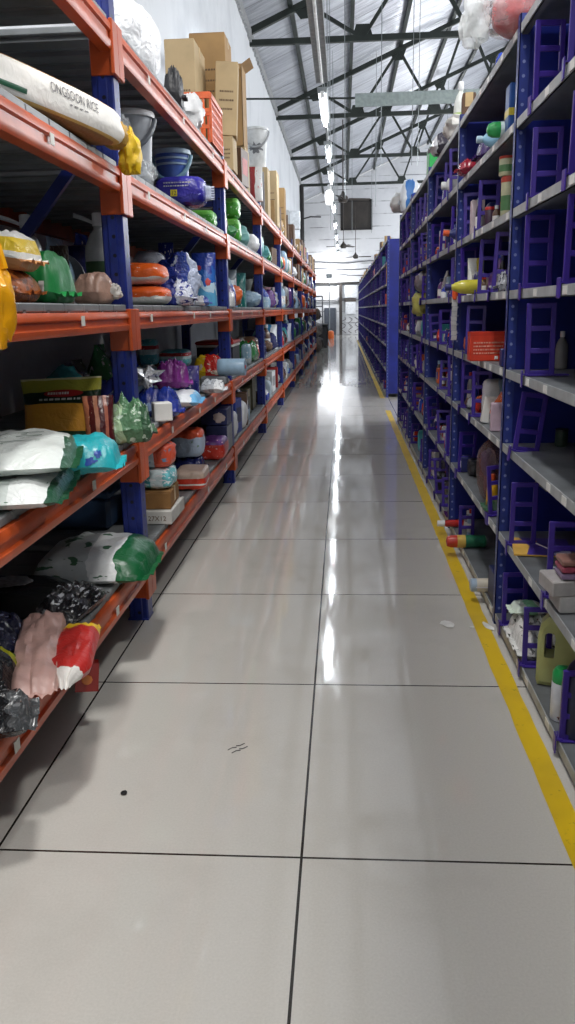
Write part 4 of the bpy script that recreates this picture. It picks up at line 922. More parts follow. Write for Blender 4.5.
put('foam_pad', 'grey foam pad under the pale blue cylinder', 'pad', [('body', MB().box(-.12, .07, -.06, .06, 0, .058, .01), flat((120, 122, 126), .7), False)], (-.93, 5.98, DECK[2]+.001))
def cooler(W, D, H):
    red = flat((196, 48, 36), .35)
    out = [('body', MB().box(-W/2, W/2, -D/2, D/2, 0, H*.84, .012), flat((34, 34, 38), .45), False), ('white_band', MB().box(-W/2-.004, W/2+.004, -D/2-.004, D/2+.004, H*.80, H*.88, .004), OFFW, False), ('lid', MB().box(-W/2-.012, W/2+.012, -D/2-.012, D/2+.012, H*.88, H, .012), red, False)]
    out.append(('handle', MB().tube([(W*.3, -D/2-.02, H*.75), (W*.34, -D/2-.03, H*1.0), (W*.42, -D/2-.02, H*1.22), (W*.5, -D/2, H*1.0)], .012, 6), red, True))
    out.append(('lettering', marks(W*.8, H, 8, 1, -D/2-.0005, -W*.1, H*.55), OFFW, False)); out.append(('badge', disc(W*.34, H*.3, .014, .014).xf(Matrix.Translation((0, -D/2-.001, 0))), OFFW, False)); return out
G('L', (197, 343, 240, 378), 2, 'cool_box', 'black cool box with red lid and handle on second shelf', 'box', cooler, .5, None, xf=-.98, H=.265)
G('L', (241, 350, 252, 376), 2, 'pale_blue_box', 'pale blue upright pack right of the black cool box', 'pack', 'brick', .2, bands('Z', [(0, (180, 190, 196)), (.3, (150, 186, 206))], Wt, .4, 28, amount=.6), xf=-.93, H=.2, seed=52)
# third shelf
h1 = G('L', (131, 266, 180, 306), 3, 'diaper_pack', 'lower orange and white pack on third shelf by upright', 'pack', 'brick', .26, bands('Z', [(0, (216, 216, 212)), (.42, (228, 96, 34))], (240, 236, 230), .3, 29, .25, .63), e=3.2, seed=54, at=(-1.055, 4.36, 1.417), W=0.27, D2=0.3, H=0.1, rot=(0, 0, 0))
G('L', (131, 266, 180, 290), 3, 'diaper_pack', 'upper orange and white pack on third shelf by upright', 'pack', 'brick', .26, bands('Z', [(0, (216, 214, 212)), (.36, (232, 100, 34))], (240, 236, 230), .3, 30, .25, .66), e=3.2, seed=55, at=(-1.06, 4.36, 1.518), W=0.26, D2=0.28, H=0.115, rot=(0, 0, 0.06))
G('L', (128, 234, 168, 262), 3, 'white_bag', 'white and grey printed bag above the stacked orange packs', 'bag', 'blob', .22, bands('Z', [(0, (176, 180, 196)), (.4, (206, 210, 220))], (96, 104, 150), .3, 31, .2, .63), xf=-1.12, z0=1.59, H=.17, seed=56, crumple=.12)
G('L', (132, 262, 168, 304), 3, 'slotted_basket', 'dark basket behind orange packs on third shelf carrying white bag', 'basket', lambda W, D, H: crate(W, D, H, flat((70, 74, 90), .5)), .22, None, xf=-1.12, H=.17)
G('L', (158, 236, 176, 304), 3, 'blue_bag', 'tall blue and white bag behind orange packs on third shelf', 'bag', 'stand', .1, bands('Z', [(0, (40, 60, 140)), (.6, (200, 206, 220)), (.8, (50, 66, 150))], Wt, .2, 32, .3, .62), xf=-1.13, seed=57, crumple=.4)
j1 = G('L', (174, 278, 196, 306), 3, 'blue_white_bag', 'small blue and white crumpled bag right of orange packs', 'bag', 'pillow', .2, bands('X', [(0, (46, 60, 150)), (.5, (200, 206, 222))], (40, 50, 130), .2, 33, .3, .58, .7), seed=58, crumple=.3, at=(-0.955, 4.74, 1.417), W=0.2, D2=0.2, H=0.13, rot=(0, 0, 0.2))
G('L', (166, 250, 198, 282), 3, 'blue_foil_bag', 'large blue foil bag heaped behind the small blue and white bag', 'bag', 'blob', .18, bands('X', [(0, (40, 56, 140)), (.6, (60, 84, 170)), (.8, (180, 190, 214))], (196, 204, 222), .16, 34, .4, .64, .8), seed=59, crumple=.3, at=(-1.0, 5.06, 1.417), W=0.24, D2=0.24, H=0.29, rot=(0, 0, 0))
G('L', (193, 294, 209, 306), 3, 'white_sachet', 'small white sachet before the tall blue detergent pouch', 'sachet', 'pillow', .12, bands('X', [(0, (230, 232, 238)), (.7, (90, 110, 190))], None, .25, 35, .3), seed=60, crumple=.3, at=(-0.935, 5.36, 1.417), W=0.13, D2=0.12, H=0.06, rot=(0, 0, 0.2))
G('L', (201, 250, 224, 306), 3, 'detergent_pouch', 'tall blue detergent pouch with pale swoosh and red mark', 'pouch', 'stand', .13, bands('Z', [(0, (90, 160, 200)), (.28, (180, 206, 222)), (.42, (40, 96, 176)), (.66, (40, 64, 150))], None, .25, 36, .5), seed=61, crumple=.14, at=(-0.935, 5.62, 1.417), W=0.16, D2=0.13, H=0.345, rot=(0, 0, 0),
  extra=lambda W, D, H, mb: [('red_mark', project(disc(W*.2, H*.45, W*.1, H*.07, wob=.3, seed=6), mb, 'y', .002), flat((196, 50, 50), .4), False), ('red_mark', project(disc(-W*.2, H*.72, W*.14, H*.05, wob=.3, seed=7), mb, 'y', .002), flat((196, 60, 60), .4), False)])
# fourth shelf
def pail(W, D, H): return bucket(W/2/1.08, H, flat((172, 177, 184), .4), flat((222, 225, 228), .4), flat((96, 102, 110), .4), 0)
G('L', (127, 112, 172, 190), 4, 'grey_bucket', 'big grey bucket with dark handle on fourth shelf', 'bucket', pail, .25, None, at=(-1.067, 4.36, 1.977), W=0.246, D2=0.246, H=0.37, rot=(0, 0, 0))
def pail2(W, D, H): return bucket(W/2/1.08, H, flat((62, 96, 172), .35), flat((164, 190, 208), .35), flat((120, 160, 180), .4), 2)
G('L', (167, 134, 203, 192), 4, 'blue_bucket', 'blue bucket with pale ribbed rim behind grey bucket', 'bucket', pail2, .22, None, at=(-1.05, 5.3, 1.977), W=0.232, D2=0.232, H=0.36, rot=(0, 0, 0))
G('L', (118, 108, 138, 185), 4, 'clear_bag', 'clear plastic bag of goods between blue upright and grey bucket', 'bag', 'blob', .2, CLEAR, xf=-1.0, seed=62, W=0.1, H=.3)
G('L', (128, 150, 158, 190), 4, 'clear_bag', 'low crumpled clear bag in front of the grey bucket', 'bag', 'blob', .22, CLEAR, xf=-.93, seed=63, H=.14, W=.15)
def dpk(W, D, H):
    mb = softbrick(W, D, H, 64, 4.5, .06)
    return [('film', mb, bands('Z', [(0, (36, 34, 120)), (.3, (50, 44, 146)), (.8, (60, 56, 160))], (150, 160, 220), .25, 37, .3, .70), True), ('number_patch', project(rect(-W*.16, -W*.02, H*.3, H*.52), mb, 'y', .002), flat((236, 216, 60), .4), False),
            ('lettering', project(text_mb('12', H*.2).xf(Matrix.Translation((-W*.09, 0, H*.34))), mb, 'y', .004), flat((30, 30, 90), .4), False), ('lettering', project(marks(W*.8, H*.9, 9, 2, 0, -W*.3, H*.62), mb, 'y', .003), OFFW, False),
            ('sealed_ear', pillow(.06, H*.5, .02, 3).xf(Matrix.Translation((W*.52, 0, H*.45)) @ Matrix.Rotation(PI/2, 4, 'X')), flat((196, 206, 226), .3), True)]
G('L', (170, 178, 219, 208), 4, 'diaper_pack', 'purple-blue nappy pack marked twelve before the blue bucket', 'pack', dpk, .2, None, at=(-0.945, 5.0, 1.977), W=0.28, D2=0.2, H=0.165, rot=(0, 0, 0))
G('L', (166, 176, 174, 196), 4, 'green_sachet', 'tiny green and white sachet between buckets on fourth shelf', 'sachet', 'stand', .04, bands('Z', [(0, (60, 150, 70)), (.5, (210, 226, 210))], None, .3, 38), seed=65, at=(-1.13, 4.68, 1.977), W=0.045, D2=0.04, H=0.2, rot=(0, 0, 0))
# top shelf
whs = bands('X', [(0, (226, 228, 232)), (.5, (240, 241, 243))], (196, 198, 204), .35, 39, .3, .68, .6)
G('L', (112, -20, 146, 40), 5, 'white_sack', 'white wrapped sack nearest on the top shelf', 'sack', 'blob', 0.22, whs, xf=-0.93, seed=66, crumple=.12, W=0.3)
G('L', (140, -10, 166, 66), 5, 'white_sack', 'second white wrapped sack behind the nearest one on top shelf', 'sack', 'blob', 0.34, whs, xf=-0.92, seed=67, crumple=.12, W=0.3)
G('L', (162, 62, 184, 92), 5, 'black_bag', 'black plastic scrap hanging beside white bag on top shelf', 'bag', 'pillow', .12, flat((34, 34, 38), .35, bmp=.4), xf=-0.91, seed=68, H=0.2, crumple=.3)
G('L', (172, 70, 206, 92), 5, 'white_bag', 'white crumpled carrier bag in front of kraft cartons', 'bag', 'blob', 0.3, flat((226, 226, 226), .35, bmp=.4), xf=-0.885, seed=69, H=0.2, crumple=.3, W=.2)
def stackbox(bb, y, D, label, m, xf, op=False, z0=None, H=None, W=None, rot=(0, 0, 0), ink=True):
    return G('L', bb, 5, 'carton', label, 'carton', 'carton', D, m, y=y if z0 else None, xf=xf, opened=op, z0=z0, H=H, W=W, rot=rot, ink=ink)
s1 = stackbox((165, 39, 205, 92), 5.2, .5, 'pale kraft carton with round stamp behind white carrier bag', KRAFT2, -1.13)
s2 = stackbox((187, 90, 233, 130), 5.62, .4, 'lower brown carton hidden behind the pale kraft one', KRAFT, -.98, H=.42, W=.3)
stackbox((187, 33, 233, 91), s2['y'], .4, 'upper brown carton with printed side on top shelf', KRAFT, -.98, z0=s2['top']+.006, W=.3)
G('L', (183, 94, 221, 139), 5, 'orange_crate', 'orange slatted plastic crate on the top shelf edge', 'crate', lambda W, D, H: crate(W, D, H, flat((232, 104, 48), .4)), .5, None, xf=-.9)
t1_ = stackbox((214, 106, 236, 140), 6.06, .26, 'kraft carton under the crushed leaning one', KRAFT2, -.9, H=.26, W=.14)
stackbox((203, 62, 236, 112), t1_['y'], .24, 'crushed pale carton leaning above orange crate', KRAFT2, -.88, z0=t1_['top']+.006, W=.18, rot=(0, .06, .1))
u1 = stackbox((230, 106, 248, 138), 6.75, .34, 'lower kraft carton behind second blue upright on top shelf', KRAFT2, -.94, H=.4, W=.15)
stackbox((231, 64, 249, 106), u1['y'], .34, 'open tall brown carton stacked beyond second blue upright', KRAFT, -.95, op=True, z0=u1['top']+.006, W=.13, ink=False)
# ---- orange rack, third bay: what reads one by one
def clip(W, D, H):
    p = bucket(W/2/1.08, H, flat((216, 218, 218), .4), flat((226, 228, 228), .4), flat((170, 172, 174), .4), 0, True, CAPW)
    p.append(('lettering', project(disc(0, H*.5, W*.26, H*.12, wob=.5, seed=3), p[0][1], 'y', .003), flat((120, 122, 126), .5), False)); return p
bk_ = stackbox((239, 168, 270, 200), 9, .34, 'low kraft carton under the white lidded bucket', KRAFT2, -.92, H=.56, W=.28)
G('L', (239, 127, 268, 168), 5, 'white_bucket', 'white lidded bucket with grey print in clear bag on top shelf', 'bucket', clip, .27, None, W=0.3, z0=bk_['top']+.006, y=bk_['y']+.03)
G('L', (249, 166, 263, 198), 5, 'red_white_bag', 'red and white bag beyond white lidded bucket on top shelf', 'bag', 'stand', 0.1, bands('X', [(0, (150, 40, 44)), (.45, (220, 220, 220))], (196, 90, 90), .3, 41, .2, .66), xf=-0.85, seed=71)
G('L', (262, 171, 279, 207), 5, 'carton', 'pale upright carton beyond red and white bag on top shelf', 'carton', 'carton', .4, KRAFT2, xf=-0.9)
G('L', (278, 188, 286, 222), 5, 'carton', 'brown rounded carton last in the third bay on top shelf', 'carton', 'carton', .3, KRAFT, xf=-0.92)
gp = bands('Z', [(0, (70, 160, 50)), (.7, (110, 190, 80))], (206, 226, 200), .3, 42, .2, .64)
g1 = G('L', (222, 208, 241, 232), 4, 'green_pack', 'lower green pack beyond second upright on fourth shelf', 'pack', 'brick', .2, gp, xf=-.92, W=.19, H=0.2, seed=72)
G('L', (222, 184, 241, 208), 4, 'green_pack', 'upper green pack beyond second upright on fourth shelf', 'pack', 'brick', .2, gp, xf=-.92, y=g1['y'], z0=g1['top'], W=.19, seed=73)
G('L', (200, 205, 217, 222), 4, 'green_pack', 'green pack just before second upright on fourth shelf', 'pack', 'brick', .2, gp, xf=-.95, W=.2, H=.13, seed=74)
tq = flat((130, 190, 186), .3, alpha=.92, bmp=.4)
G('L', (231, 218, 250, 250), 4, 'teal_bag', 'pale teal bag beyond green packs on fourth shelf', 'bag', 'blob', .26, tq, xf=-.92, W=.22, H=.2, seed=75)
G('L', (246, 236, 270, 260), 4, 'teal_bag', 'deeper teal bundle after the pale teal bag on fourth shelf', 'bag', 'blob', .36, flat((90, 170, 170), .3, bmp=.4), xf=-.9, W=.26, H=.17, seed=76)
for bb_, yy_, lb, mt in (((226, 256, 238, 307), 6.72, 'white detergent pouch with blue and red print after second upright', bands('Z', [(0, (90, 150, 196)), (.4, (206, 214, 220)), (.75, (120, 130, 140))], (196, 60, 60), .25, 43, .3, .72)), ((236, 266, 247, 307), 7.1, 'tall dark teal pouch with white letter marks on third shelf', bands('Z', [(0, (30, 120, 116)), (.8, (60, 130, 130))], (220, 236, 232), .3, 44, .1, .66)),
    ((246, 268, 262, 307), 7.5, 'white pouch with yellow flower and red mark on third shelf', bands('Z', [(0, (60, 60, 60)), (.12, (236, 200, 40)), (.36, (216, 222, 216))], (60, 130, 80), .3, 45, .3, .66)), ((262, 276, 277, 307), 8.3, 'pink-topped white pack with blue band on third shelf', bands('Z', [(0, (230, 214, 60)), (.2, (226, 230, 232)), (.55, (60, 110, 190)), (.7, (226, 180, 190))], None, .3, 46, .15))):
    G('L', bb_, 3, 'detergent_pouch', lb, 'pouch', 'stand', .2, mt, xf=-1.0, seed=int(yy_*10), W=.2, H=.34 if yy_ < 8 else .3)
k1 = G('L', (240, 350, 262, 380), 2, 'clear_tub', 'grey clear tub beyond second upright on second shelf', 'tub', 'blob', .34, CLEAR2, xf=-1.03, W=.26, H=.16, seed=77)
G('L', (240, 333, 262, 352), 2, 'navy_pack', 'navy glossy bundle on the grey clear tub', 'pack', 'brick', .3, flat((40, 46, 96), .2, bmp=.4), xf=-.97, y=k1['y'], z0=k1['top'], W=.24, H=.14, seed=78)
G('L', (264, 326, 278, 358), 2, 'blue_pouch', 'light blue and white tall pouch on second shelf beyond clear tub', 'pouch', 'stand', .3, bands('X', [(0, (60, 150, 206)), (.55, (226, 232, 236))], None, .3, 47, .4), xf=-0.93, W=.2, H=.33, seed=79)
G('L', (276, 330, 292, 354), 2, 'navy_pouch', 'navy pouch leaning out past the light blue and white one', 'pouch', 'stand', .3, bands('X', [(0, (44, 60, 150)), (.7, (206, 212, 226))], None, .3, 48, .4), xf=-0.9, W=.2, H=.3, seed=80)
ol = flat((92, 88, 66), .7)
G('L', (240, 390, 254, 424), 1, 'olive_box', 'dark olive carton on lowest shelf beyond second upright', 'carton', 'carton', .4, ol, ink=False, at=(-1.08, 8.36, 0.332), W=0.2, D2=0.3, H=0.26, rot=(0, 0, 0))
G('L', (247, 375, 258, 410), 1, 'olive_box', 'taller dark olive open carton behind the first olive one', 'carton', 'carton', .4, ol, ink=False, opened=True, at=(-1.1, 8.95, 0.332), W=0.22, D2=0.34, H=0.34, rot=(0, 0, 0))
G('L', (256, 390, 272, 414), 1, 'white_can', 'white and pale blue jerry can past olive cartons on lowest shelf', 'can', lambda W, D, H: jerrycan(W, D, H, flat((190, 206, 214), .35), CAPW), .14, None, xf=-.9, W=.14, H=.24)
# ---- goods in the farther bays of the orange rack
PAL = [('royal blue', (44, 70, 170)), ('white', (222, 224, 226)), ('silver grey', (150, 152, 156)), ('navy', (34, 40, 96)), ('teal', (70, 160, 168)), ('red', (186, 50, 46)), ('orange', (222, 104, 44)), ('green', (50, 130, 70)), ('brown', (104, 78, 60)), ('purple', (104, 60, 130)), ('yellow', (226, 190, 60)), ('pale blue', (160, 190, 214)), ('black', (38, 38, 42)), ('kraft', (176, 142, 96))]
PD = dict(PAL)
TNAME = ['lowest shelf', 'second shelf', 'third shelf', 'fourth shelf', 'top shelf']
BNAME = ['first', 'second', 'third', 'fourth', 'fifth', 'sixth', 'seventh', 'eighth', 'ninth']
WTS = {1: 'silver grey,brown,silver grey,white,pale blue,navy,royal blue,red'.split(','), 2: 'royal blue,navy,white,silver grey,green,black,teal,brown'.split(','), 3: 'royal blue,white,purple,brown,silver grey,navy,pale blue,orange'.split(','), 4: 'teal,white,brown,navy,green,white,orange,pale blue'.split(','), 5: 'kraft,kraft,white,brown,white,silver grey'.split(',')}
rf = random.Random(77)
def free(side, tier, a, b):
    return not any(p < b and q > a for p, q in USED.get((side, tier), []))
PROTO = {}
def far_item(kind, c1, c2, W, D, H, seed):
    a, b = PD[c1], PD[c2]
    if kind == 'pouch': return [('film', standing(W, D, H, seed % 5, .16), bands('Z', [(0, b), (.3+.1*(seed % 3), a)], Wt if c1 != 'white' else PD['red'], .25, seed % 7, .3, .64), True)]
    if kind == 'pack': return [('film', softbrick(W, D, H, seed % 5, 5, .08), bands('Y', [(0, a), (.6, b)], None, .3, seed % 5, .3), True)]
    if kind == 'bundle': return [('film', blob(W, D, H, seed % 5, .2), bands('X', [(0, a), (.55, b)], None, .25, seed % 5, .5), True)]
    if kind == 'bag': return [('film', pillow(W, D, H, seed % 5, .2), bands('X', [(0, a), (.6, b)], None, .25, seed % 5, .3), True)]
    if kind == 'carton': return carton(W, D, H, seed, flat(PD[c1] if c1 in ('kraft', 'brown') else PD['kraft'], .75, vary=.1))
    if kind == 'bottle': return bottle(W/2, H, flat(a, .3), flat(b, .35), OFFW if c1 != 'white' else flat(PD['pale blue'], .4))
    if kind == 'box': return [('body', MB().box(-W/2, W/2, -D/2, D/2, 0, H, .004), flat(a, .5), False), ('front_label', MB().box(-W*.35, W*.35, -D/2-.0012, -D/2, H*.3, H*.75), flat(b, .5), False)]
CATS = {'pouch': 'pouch', 'pack': 'pack', 'bundle': 'bundle', 'bag': 'bag', 'carton': 'carton', 'bottle': 'bottle', 'box': 'box'}
def shelf_items(side, tier, ya, yb, kinds, cols, label_tail, wr, hr, n_max, gap, xfront, group, prob=1.0, depth=(.18, .3)):
    y = ya; k = 0
    while y < yb-wr[0] and k < n_max:
        W = rf.uniform(*wr); H = rf.uniform(*hr); D = rf.uniform(*depth); kind = rf.choice(kinds)
        if y+W > yb: break
        if free(side, tier, y, y+W) and rf.random() < prob:
            c1 = rf.choice(cols); c2 = rf.choice([c for c in ('white', 'navy', 'royal blue', 'silver grey', 'red', 'pale blue') if c != c1])
            if kind == 'carton': c1, ctext = rf.choice((('kraft', 'kraft'), ('brown', 'brown')))
            else: ctext = '%s and %s' % (c1, c2)
            if kind in ('bag', 'bundle'): H *= .7
            if kind == 'bottle': W *= .6; D = W
            key = (kind, c1, c2, round(W, 1), int(H*8))
            lab = '%s %s, %s along %s' % (ctext, kind, _ord[k] if k else 'first', label_tail)
            sg = 1 if side == 'L' else -1
            xx = xfront-sg*D/2+rf.uniform(-.03, .02)*sg; rz = sg*PI/2+rf.uniform(-.12, .12)
            dk = DECK[tier] if side == 'L' else SZ[tier]
            if key in PROTO:
                o = copy_tree(PROTO[key])
                xx = xfront-sg*PROTO[key]['depth_m']/2
                o.location = (xx, y+W/2, dk+.002); o.rotation_euler = (0, 0, rz); tag(o, lab, CATS[kind], group)
            else:
                o = put({'pouch': 'goods_pouch', 'pack': 'goods_pack', 'bundle': 'wrapped_bundle', 'bag': 'goods_bag', 'carton': 'carton', 'bottle': 'goods_bottle', 'box': 'goods_box'}[kind], lab, CATS[kind], far_item(kind, c1, c2, W, D, H, int(y*31)+k), (xx, y+W/2, dk+.002), (0, 0, rz), group)
                o['depth_m'] = D; PROTO[key] = o
            k += 1
        y += W+rf.uniform(*gap)
for b in range(2, 9):
    ya, yb = PY[b]+.07, PY[b+1]-.06
    for t_ in range(1, 6):
        if b == 1 and t_ != 3 and t_ != 4: pass
        kinds = {1: ['pack', 'box', 'bundle', 'bag', 'pouch'], 2: ['pouch', 'pack', 'bundle', 'bag', 'bottle'], 3: ['pouch', 'pouch', 'bundle', 'bottle', 'pack'], 4: ['pack', 'bundle', 'pack', 'bag', 'carton'], 5: ['carton', 'carton', 'bundle', 'box', 'carton']}[t_]
        hr = {1: (.18, .32), 2: (.2, .36), 3: (.22, .4), 4: (.15, .32), 5: (.25, .42)}[t_]
        shelf_items('L', t_, ya+.04, yb, kinds, WTS[t_], '%s, %s orange bay' % (TNAME[t_-1], BNAME[b]), (.2, .36) if b < 5 else (.26, .44), hr, 9, (.015, .06), -.915, 'goods on %s, %s orange rack bay' % (TNAME[t_-1], BNAME[b]), 1.0)

SAVED = USED; USED = {}
for t_, hr in ((2, (.22, .36)), (3, (.24, .40)), (4, (.2, .3)), (1, (.2, .34))):
    shelf_items('L', t_, PY[1]+.5, PY[2]-.08, ['pouch', 'pack', 'bundle', 'pouch'], WTS[t_], 'behind, %s, second orange bay' % TNAME[t_-1], (.2, .3), hr, 10, (.01, .04), -1.36, 'goods at the back of %s, second orange bay' % TNAME[t_-1], 1.0)
shelf_items('L', 3, PY[1]+1.75, PY[2]-.1, ['pouch', 'pouch', 'pack'], ['royal blue', 'navy', 'white', 'teal'], 'in front, third shelf, second orange bay', (.18, .24), (.24, .36), 6, (.01, .03), -1.12, 'goods at the front of third shelf, second orange bay', 1.0, (.12, .16))
USED = SAVED
for k, (x, y, z, c, nm) in enumerate(((-.98, 27.6, 0, (110, 96, 84), 'brown'), (-1.1, 28.3, 0, (150, 148, 146), 'silver grey'), (-.95, 29.0, 0, (70, 66, 64), 'charcoal'), (-1.0, 27.7, .5, (140, 134, 128), 'pale grey'), (-1.1, 28.4, .52, (96, 80, 66), 'dark brown'), (-1.0, 29.1, .5, (120, 116, 118), 'mid grey'), (-1.06, 28.0, 1.02, (132, 116, 100), 'tan'), (-1.05, 28.8, 1.0, (90, 88, 92), 'slate grey'))):
    put('wrapped_bundle', '%s wrapped bundle in the floor pile past the end of orange rack' % nm, 'bundle', ('film', blob(.52, .52, .44, k % 5, .15), flat(c, .4, bmp=.4, vary=.25), True), (x, y, z+.001), (0, 0, k*.7), 'bundles piled past the orange rack')
# ---------------------------------------------------------------- purple dividers on the blue shelving
PURP = flat((64, 44, 144), .35, vary=.12, scale=9)
SNAME = {'G': 'lowest shelf', 'F': 'second shelf', 'E': 'third shelf', 'D': 'fourth shelf', 'C': 'fifth shelf', 'B': 'sixth shelf', 'A': 'seventh shelf', 'T': 'top'}
def divider_proto(w, h):
    t = thing('shelf_divider', 'x', 'divider'); th = .006; b = .019
    mb = MB().box(0, b, -th, th, 0, h, .002).box(w-b, w, -th, th, 0, h, .002)
    for i in range(4): z = (h-b)*i/3; mb.box(b*.6, w-b*.6, -th*.9, th*.9, z, z+b, .002)
    mb.obj('ladder_frame', PURP, t, smooth=False)
    MB().box(.0, w+.05, -.02, .045, 0, .004).box(w-.004, w, 0, .03, .004, h*.55).obj('foot', PURP, t, smooth=False)
    MB().box(-.013, -.008, -.017, .017, -.042, .02, .002).box(-.01, .01, -.017, .017, .003, .008).obj('shelf_clip', PURP, t, smooth=False)
    return t
DPROTO = [divider_proto(.105, .235), divider_proto(.105, .26), divider_proto(.09, .20)]
DUSED = [False]*3
DIVS = []
def divider(y, sh, label, kind=0, ry=0.0, rz=0.0, rx=0.0, x=XR+.003):
    o = DPROTO[kind] if not DUSED[kind] else copy_tree(DPROTO[kind]); DUSED[kind] = True
    o.location = (x, y, SZ[sh]+.003); o.rotation_euler = (rx, ry, rz)
    tag(o, label, 'divider', 'purple shelf dividers'); DIVS.append((sh, y)); return o
near_div = [('A', 537, 55), ('A', 571, 40), ('B', 534, 160), ('B', 571, 160), ('C', 526, 255), ('C', 567, 245), ('D', 528, 345), ('E', 515, 430), ('F', 511, 535), ('F', 548, 585), ('G', 504, 605), ('G', 524, 655), ('G', 562, 720)]
cnt = {}
nb = {}
for sh, px, py in near_div:
    p = onp(px, py, 0, XR+.01); nb.setdefault(sh, []).append(p.y)
for sh, ys in nb.items():
    for k, y in enumerate(sorted(ys)):
        far = k == len(ys)-1
        lab = 'purple ladder divider on %s of nearest blue bay, %s' % (SNAME[sh], 'closest to the bay post' if far and len(ys) > 1 else ('alone there' if len(ys) == 1 else ('closest to camera' if k == 0 else 'middle one')))
        divider(y, sh, lab, 1 if sh in 'DCAF' else 0, rz=rf.uniform(-.15, .1), ry=.12 if sh == 'E' else rf.uniform(-.02, .03))
KEEP = {'A': [(3.6, 4.9)], 'C': [(3.58, 3.8)], 'D': [(3.5, 4.55)], 'B': [(3.7, 4.0)], 'F': [(3.86, 4.6)], 'G': [(3.5, 4.6)], 'E': [(3.58, 3.72)]}
for b in range(2, 6):
    ya, yb = P1[b]+.1, P1[b+1]-.08
    for sh in 'GFEDCBA':
        n = 3
        for k in range(n):
            if rf.random() < .1: continue
            y = ya+(yb-ya)*(k+.15+.6*rf.random())/n
            if any(p-.03 < y < q_+.01 for p, q_ in KEEP.get(sh, [])): continue
            divider(y, sh, 'purple ladder divider, %s along the %s, %s blue bay of near run' % (_ord[k] if k else 'first', SNAME[sh], BNAME[b-1] ), rf.choice((0, 0, 1, 2)), rf.uniform(-.1, .06), rf.uniform(-.5, .3))
for b in range(10):
    ya, yb = P2[b]+.15, P2[b+1]-.1
    for sh in 'GFEDCBA':
        for k in range(2):
            y = ya+(yb-ya)*(k+.2+.6*rf.random())/2
            divider(y, sh, 'purple ladder divider, %s along the %s, %s bay of far blue run' % (_ord[k] if k else 'first', SNAME[sh], 'tenth' if b == 9 else BNAME[b]), rf.choice((0, 1)), rf.uniform(-.06, .04), rf.uniform(-.4, .2))
# ---- blue shelving, goods one by one (second bay unless said)
R = 'R'
G(R, (476, -14, 538, 58), 'T', 'meat_bag', 'clear bag with pinkish contents on top of blue shelving', 'bag', lambda W, D, H: [('film', blob(W, D, H, 5, .14), clear((236, 236, 238), .14), True), ('contents', blob(W*.8, D*.85, H*.8, 6, .12).xf(Matrix.Translation((W*.05, 0, .006))), flat((206, 96, 98), .3, bmp=.4), True), ('gathered_end', blob(W*.34, .08, H*1.0, 3, .4).xf(Matrix.Translation((-W*.56, 0, -.03))), clear((238, 242, 242), .6), True)], .24, None, at=(0.69, 3.6, SZ['T']+.002), W=0.3, D2=0.3, H=0.2, rot=(0, 0, 0))
G(R, (453, 80, 471, 121), 'T', 'white_bottle', 'tall white bottle with green label standing on top of blue shelving', 'bottle', 'bottle', .09, flat((222, 226, 220), .3), CAPW, flat((176, 200, 130), .4), xf=.70, W=.085)
G(R, (431, 118, 458, 146), 'T', 'white_bag', 'white crumpled bag hanging over top edge beside tall white bottle', 'bag', 'blob', .2, flat((214, 212, 206), .35, bmp=.4), seed=81, crumple=.3, at=(0.75, 5.62, SZ['T']+.002), W=0.22, D2=0.22, H=0.15, rot=(0, 0, 0))
G(R, (417, 139, 446, 160), 'T', 'dark_bag', 'dark grey bag with pale tip sticking out over top edge', 'bag', 'pillow', .2, bands('X', [(0, (206, 206, 210)), (.2, (58, 54, 66)), (.7, (110, 104, 100))], None, .25, 50, .2), seed=82, crumple=.2, at=(0.73, 6.12, SZ['T']+.002), W=0.24, D2=0.22, H=0.14, rot=(0, 0, 0))
G(R, (408, 171, 427, 185), 'T', 'green_box', 'bright green box on top of the third blue bay', 'box', 'box', .2, flat((40, 176, 84), .4), at=(0.76, 7.0, SZ['T']+.002), W=0.17, D2=0.22, H=0.2, rot=(0, 0, 0))
G(R, (398, 182, 424, 193), 'T', 'blue_white_pack', 'blue and white flat pack just past the bright green box', 'pack', 'pillow', .22, bands('X', [(0, (220, 226, 232)), (.3, (60, 120, 190)), (.6, (214, 220, 226))], None, .3, 51, .3), seed=83, W=.22, xf=0.62, dy=-.25)
G(R, (391, 191, 414, 203), 'T', 'white_bag', 'white translucent bags heaped beyond blue and white flat pack', 'bag', 'blob', .3, flat((206, 206, 204), .35, bmp=.4), seed=84, W=.26, xf=0.54)
put('kraft_box', 'small kraft box standing at the near end of far blue run', 'box', carton(.16, .12, .26, 3, KRAFT), (.74, 13.1, SZ['B']+.002))
tin = lambda W, D, H: [('body', MB().box(-W/2, W/2, -D/2, D/2, 0, H, .006), flat((34, 84, 160), .4), False), ('yellow_band', MB().box(-W/2-.001, W/2+.001, -D/2-.001, D/2+.001, H*.35, H*.5), flat((226, 206, 70), .4), False), ('lettering', marks(W, H, 4, 2, -D/2-.001, -W*.3, H*.6), OFFW, False)]
G(R, (484, 94, 513, 120), 'A', 'blue_box', 'blue box with yellow band beside upright on seventh shelf', 'box', tin, .12, None, at=(0.745, 3.72, SZ['A']+.002), W=0.13, D2=0.09, H=0.19, rot=(0, 0, 0))
Ry = -PI/2
o = put('blue_bottle', 'pale blue bottle lying nose-out on the seventh shelf', 'bottle', bottle(.04, .2, flat((140, 186, 214), .3), flat((176, 206, 226), .3), None, caph=.1), (.80, 3.99, SZ['A']+.036), (0, Ry, 0))
o = put('green_capped_bottle', 'white bottle with green end lying near pale blue bottle', 'bottle', canister(.032, .19, flat((206, 226, 226), .3), flat((50, 170, 90), .35)), (.80, 3.78, SZ['A']+.034), (0, Ry, 0))
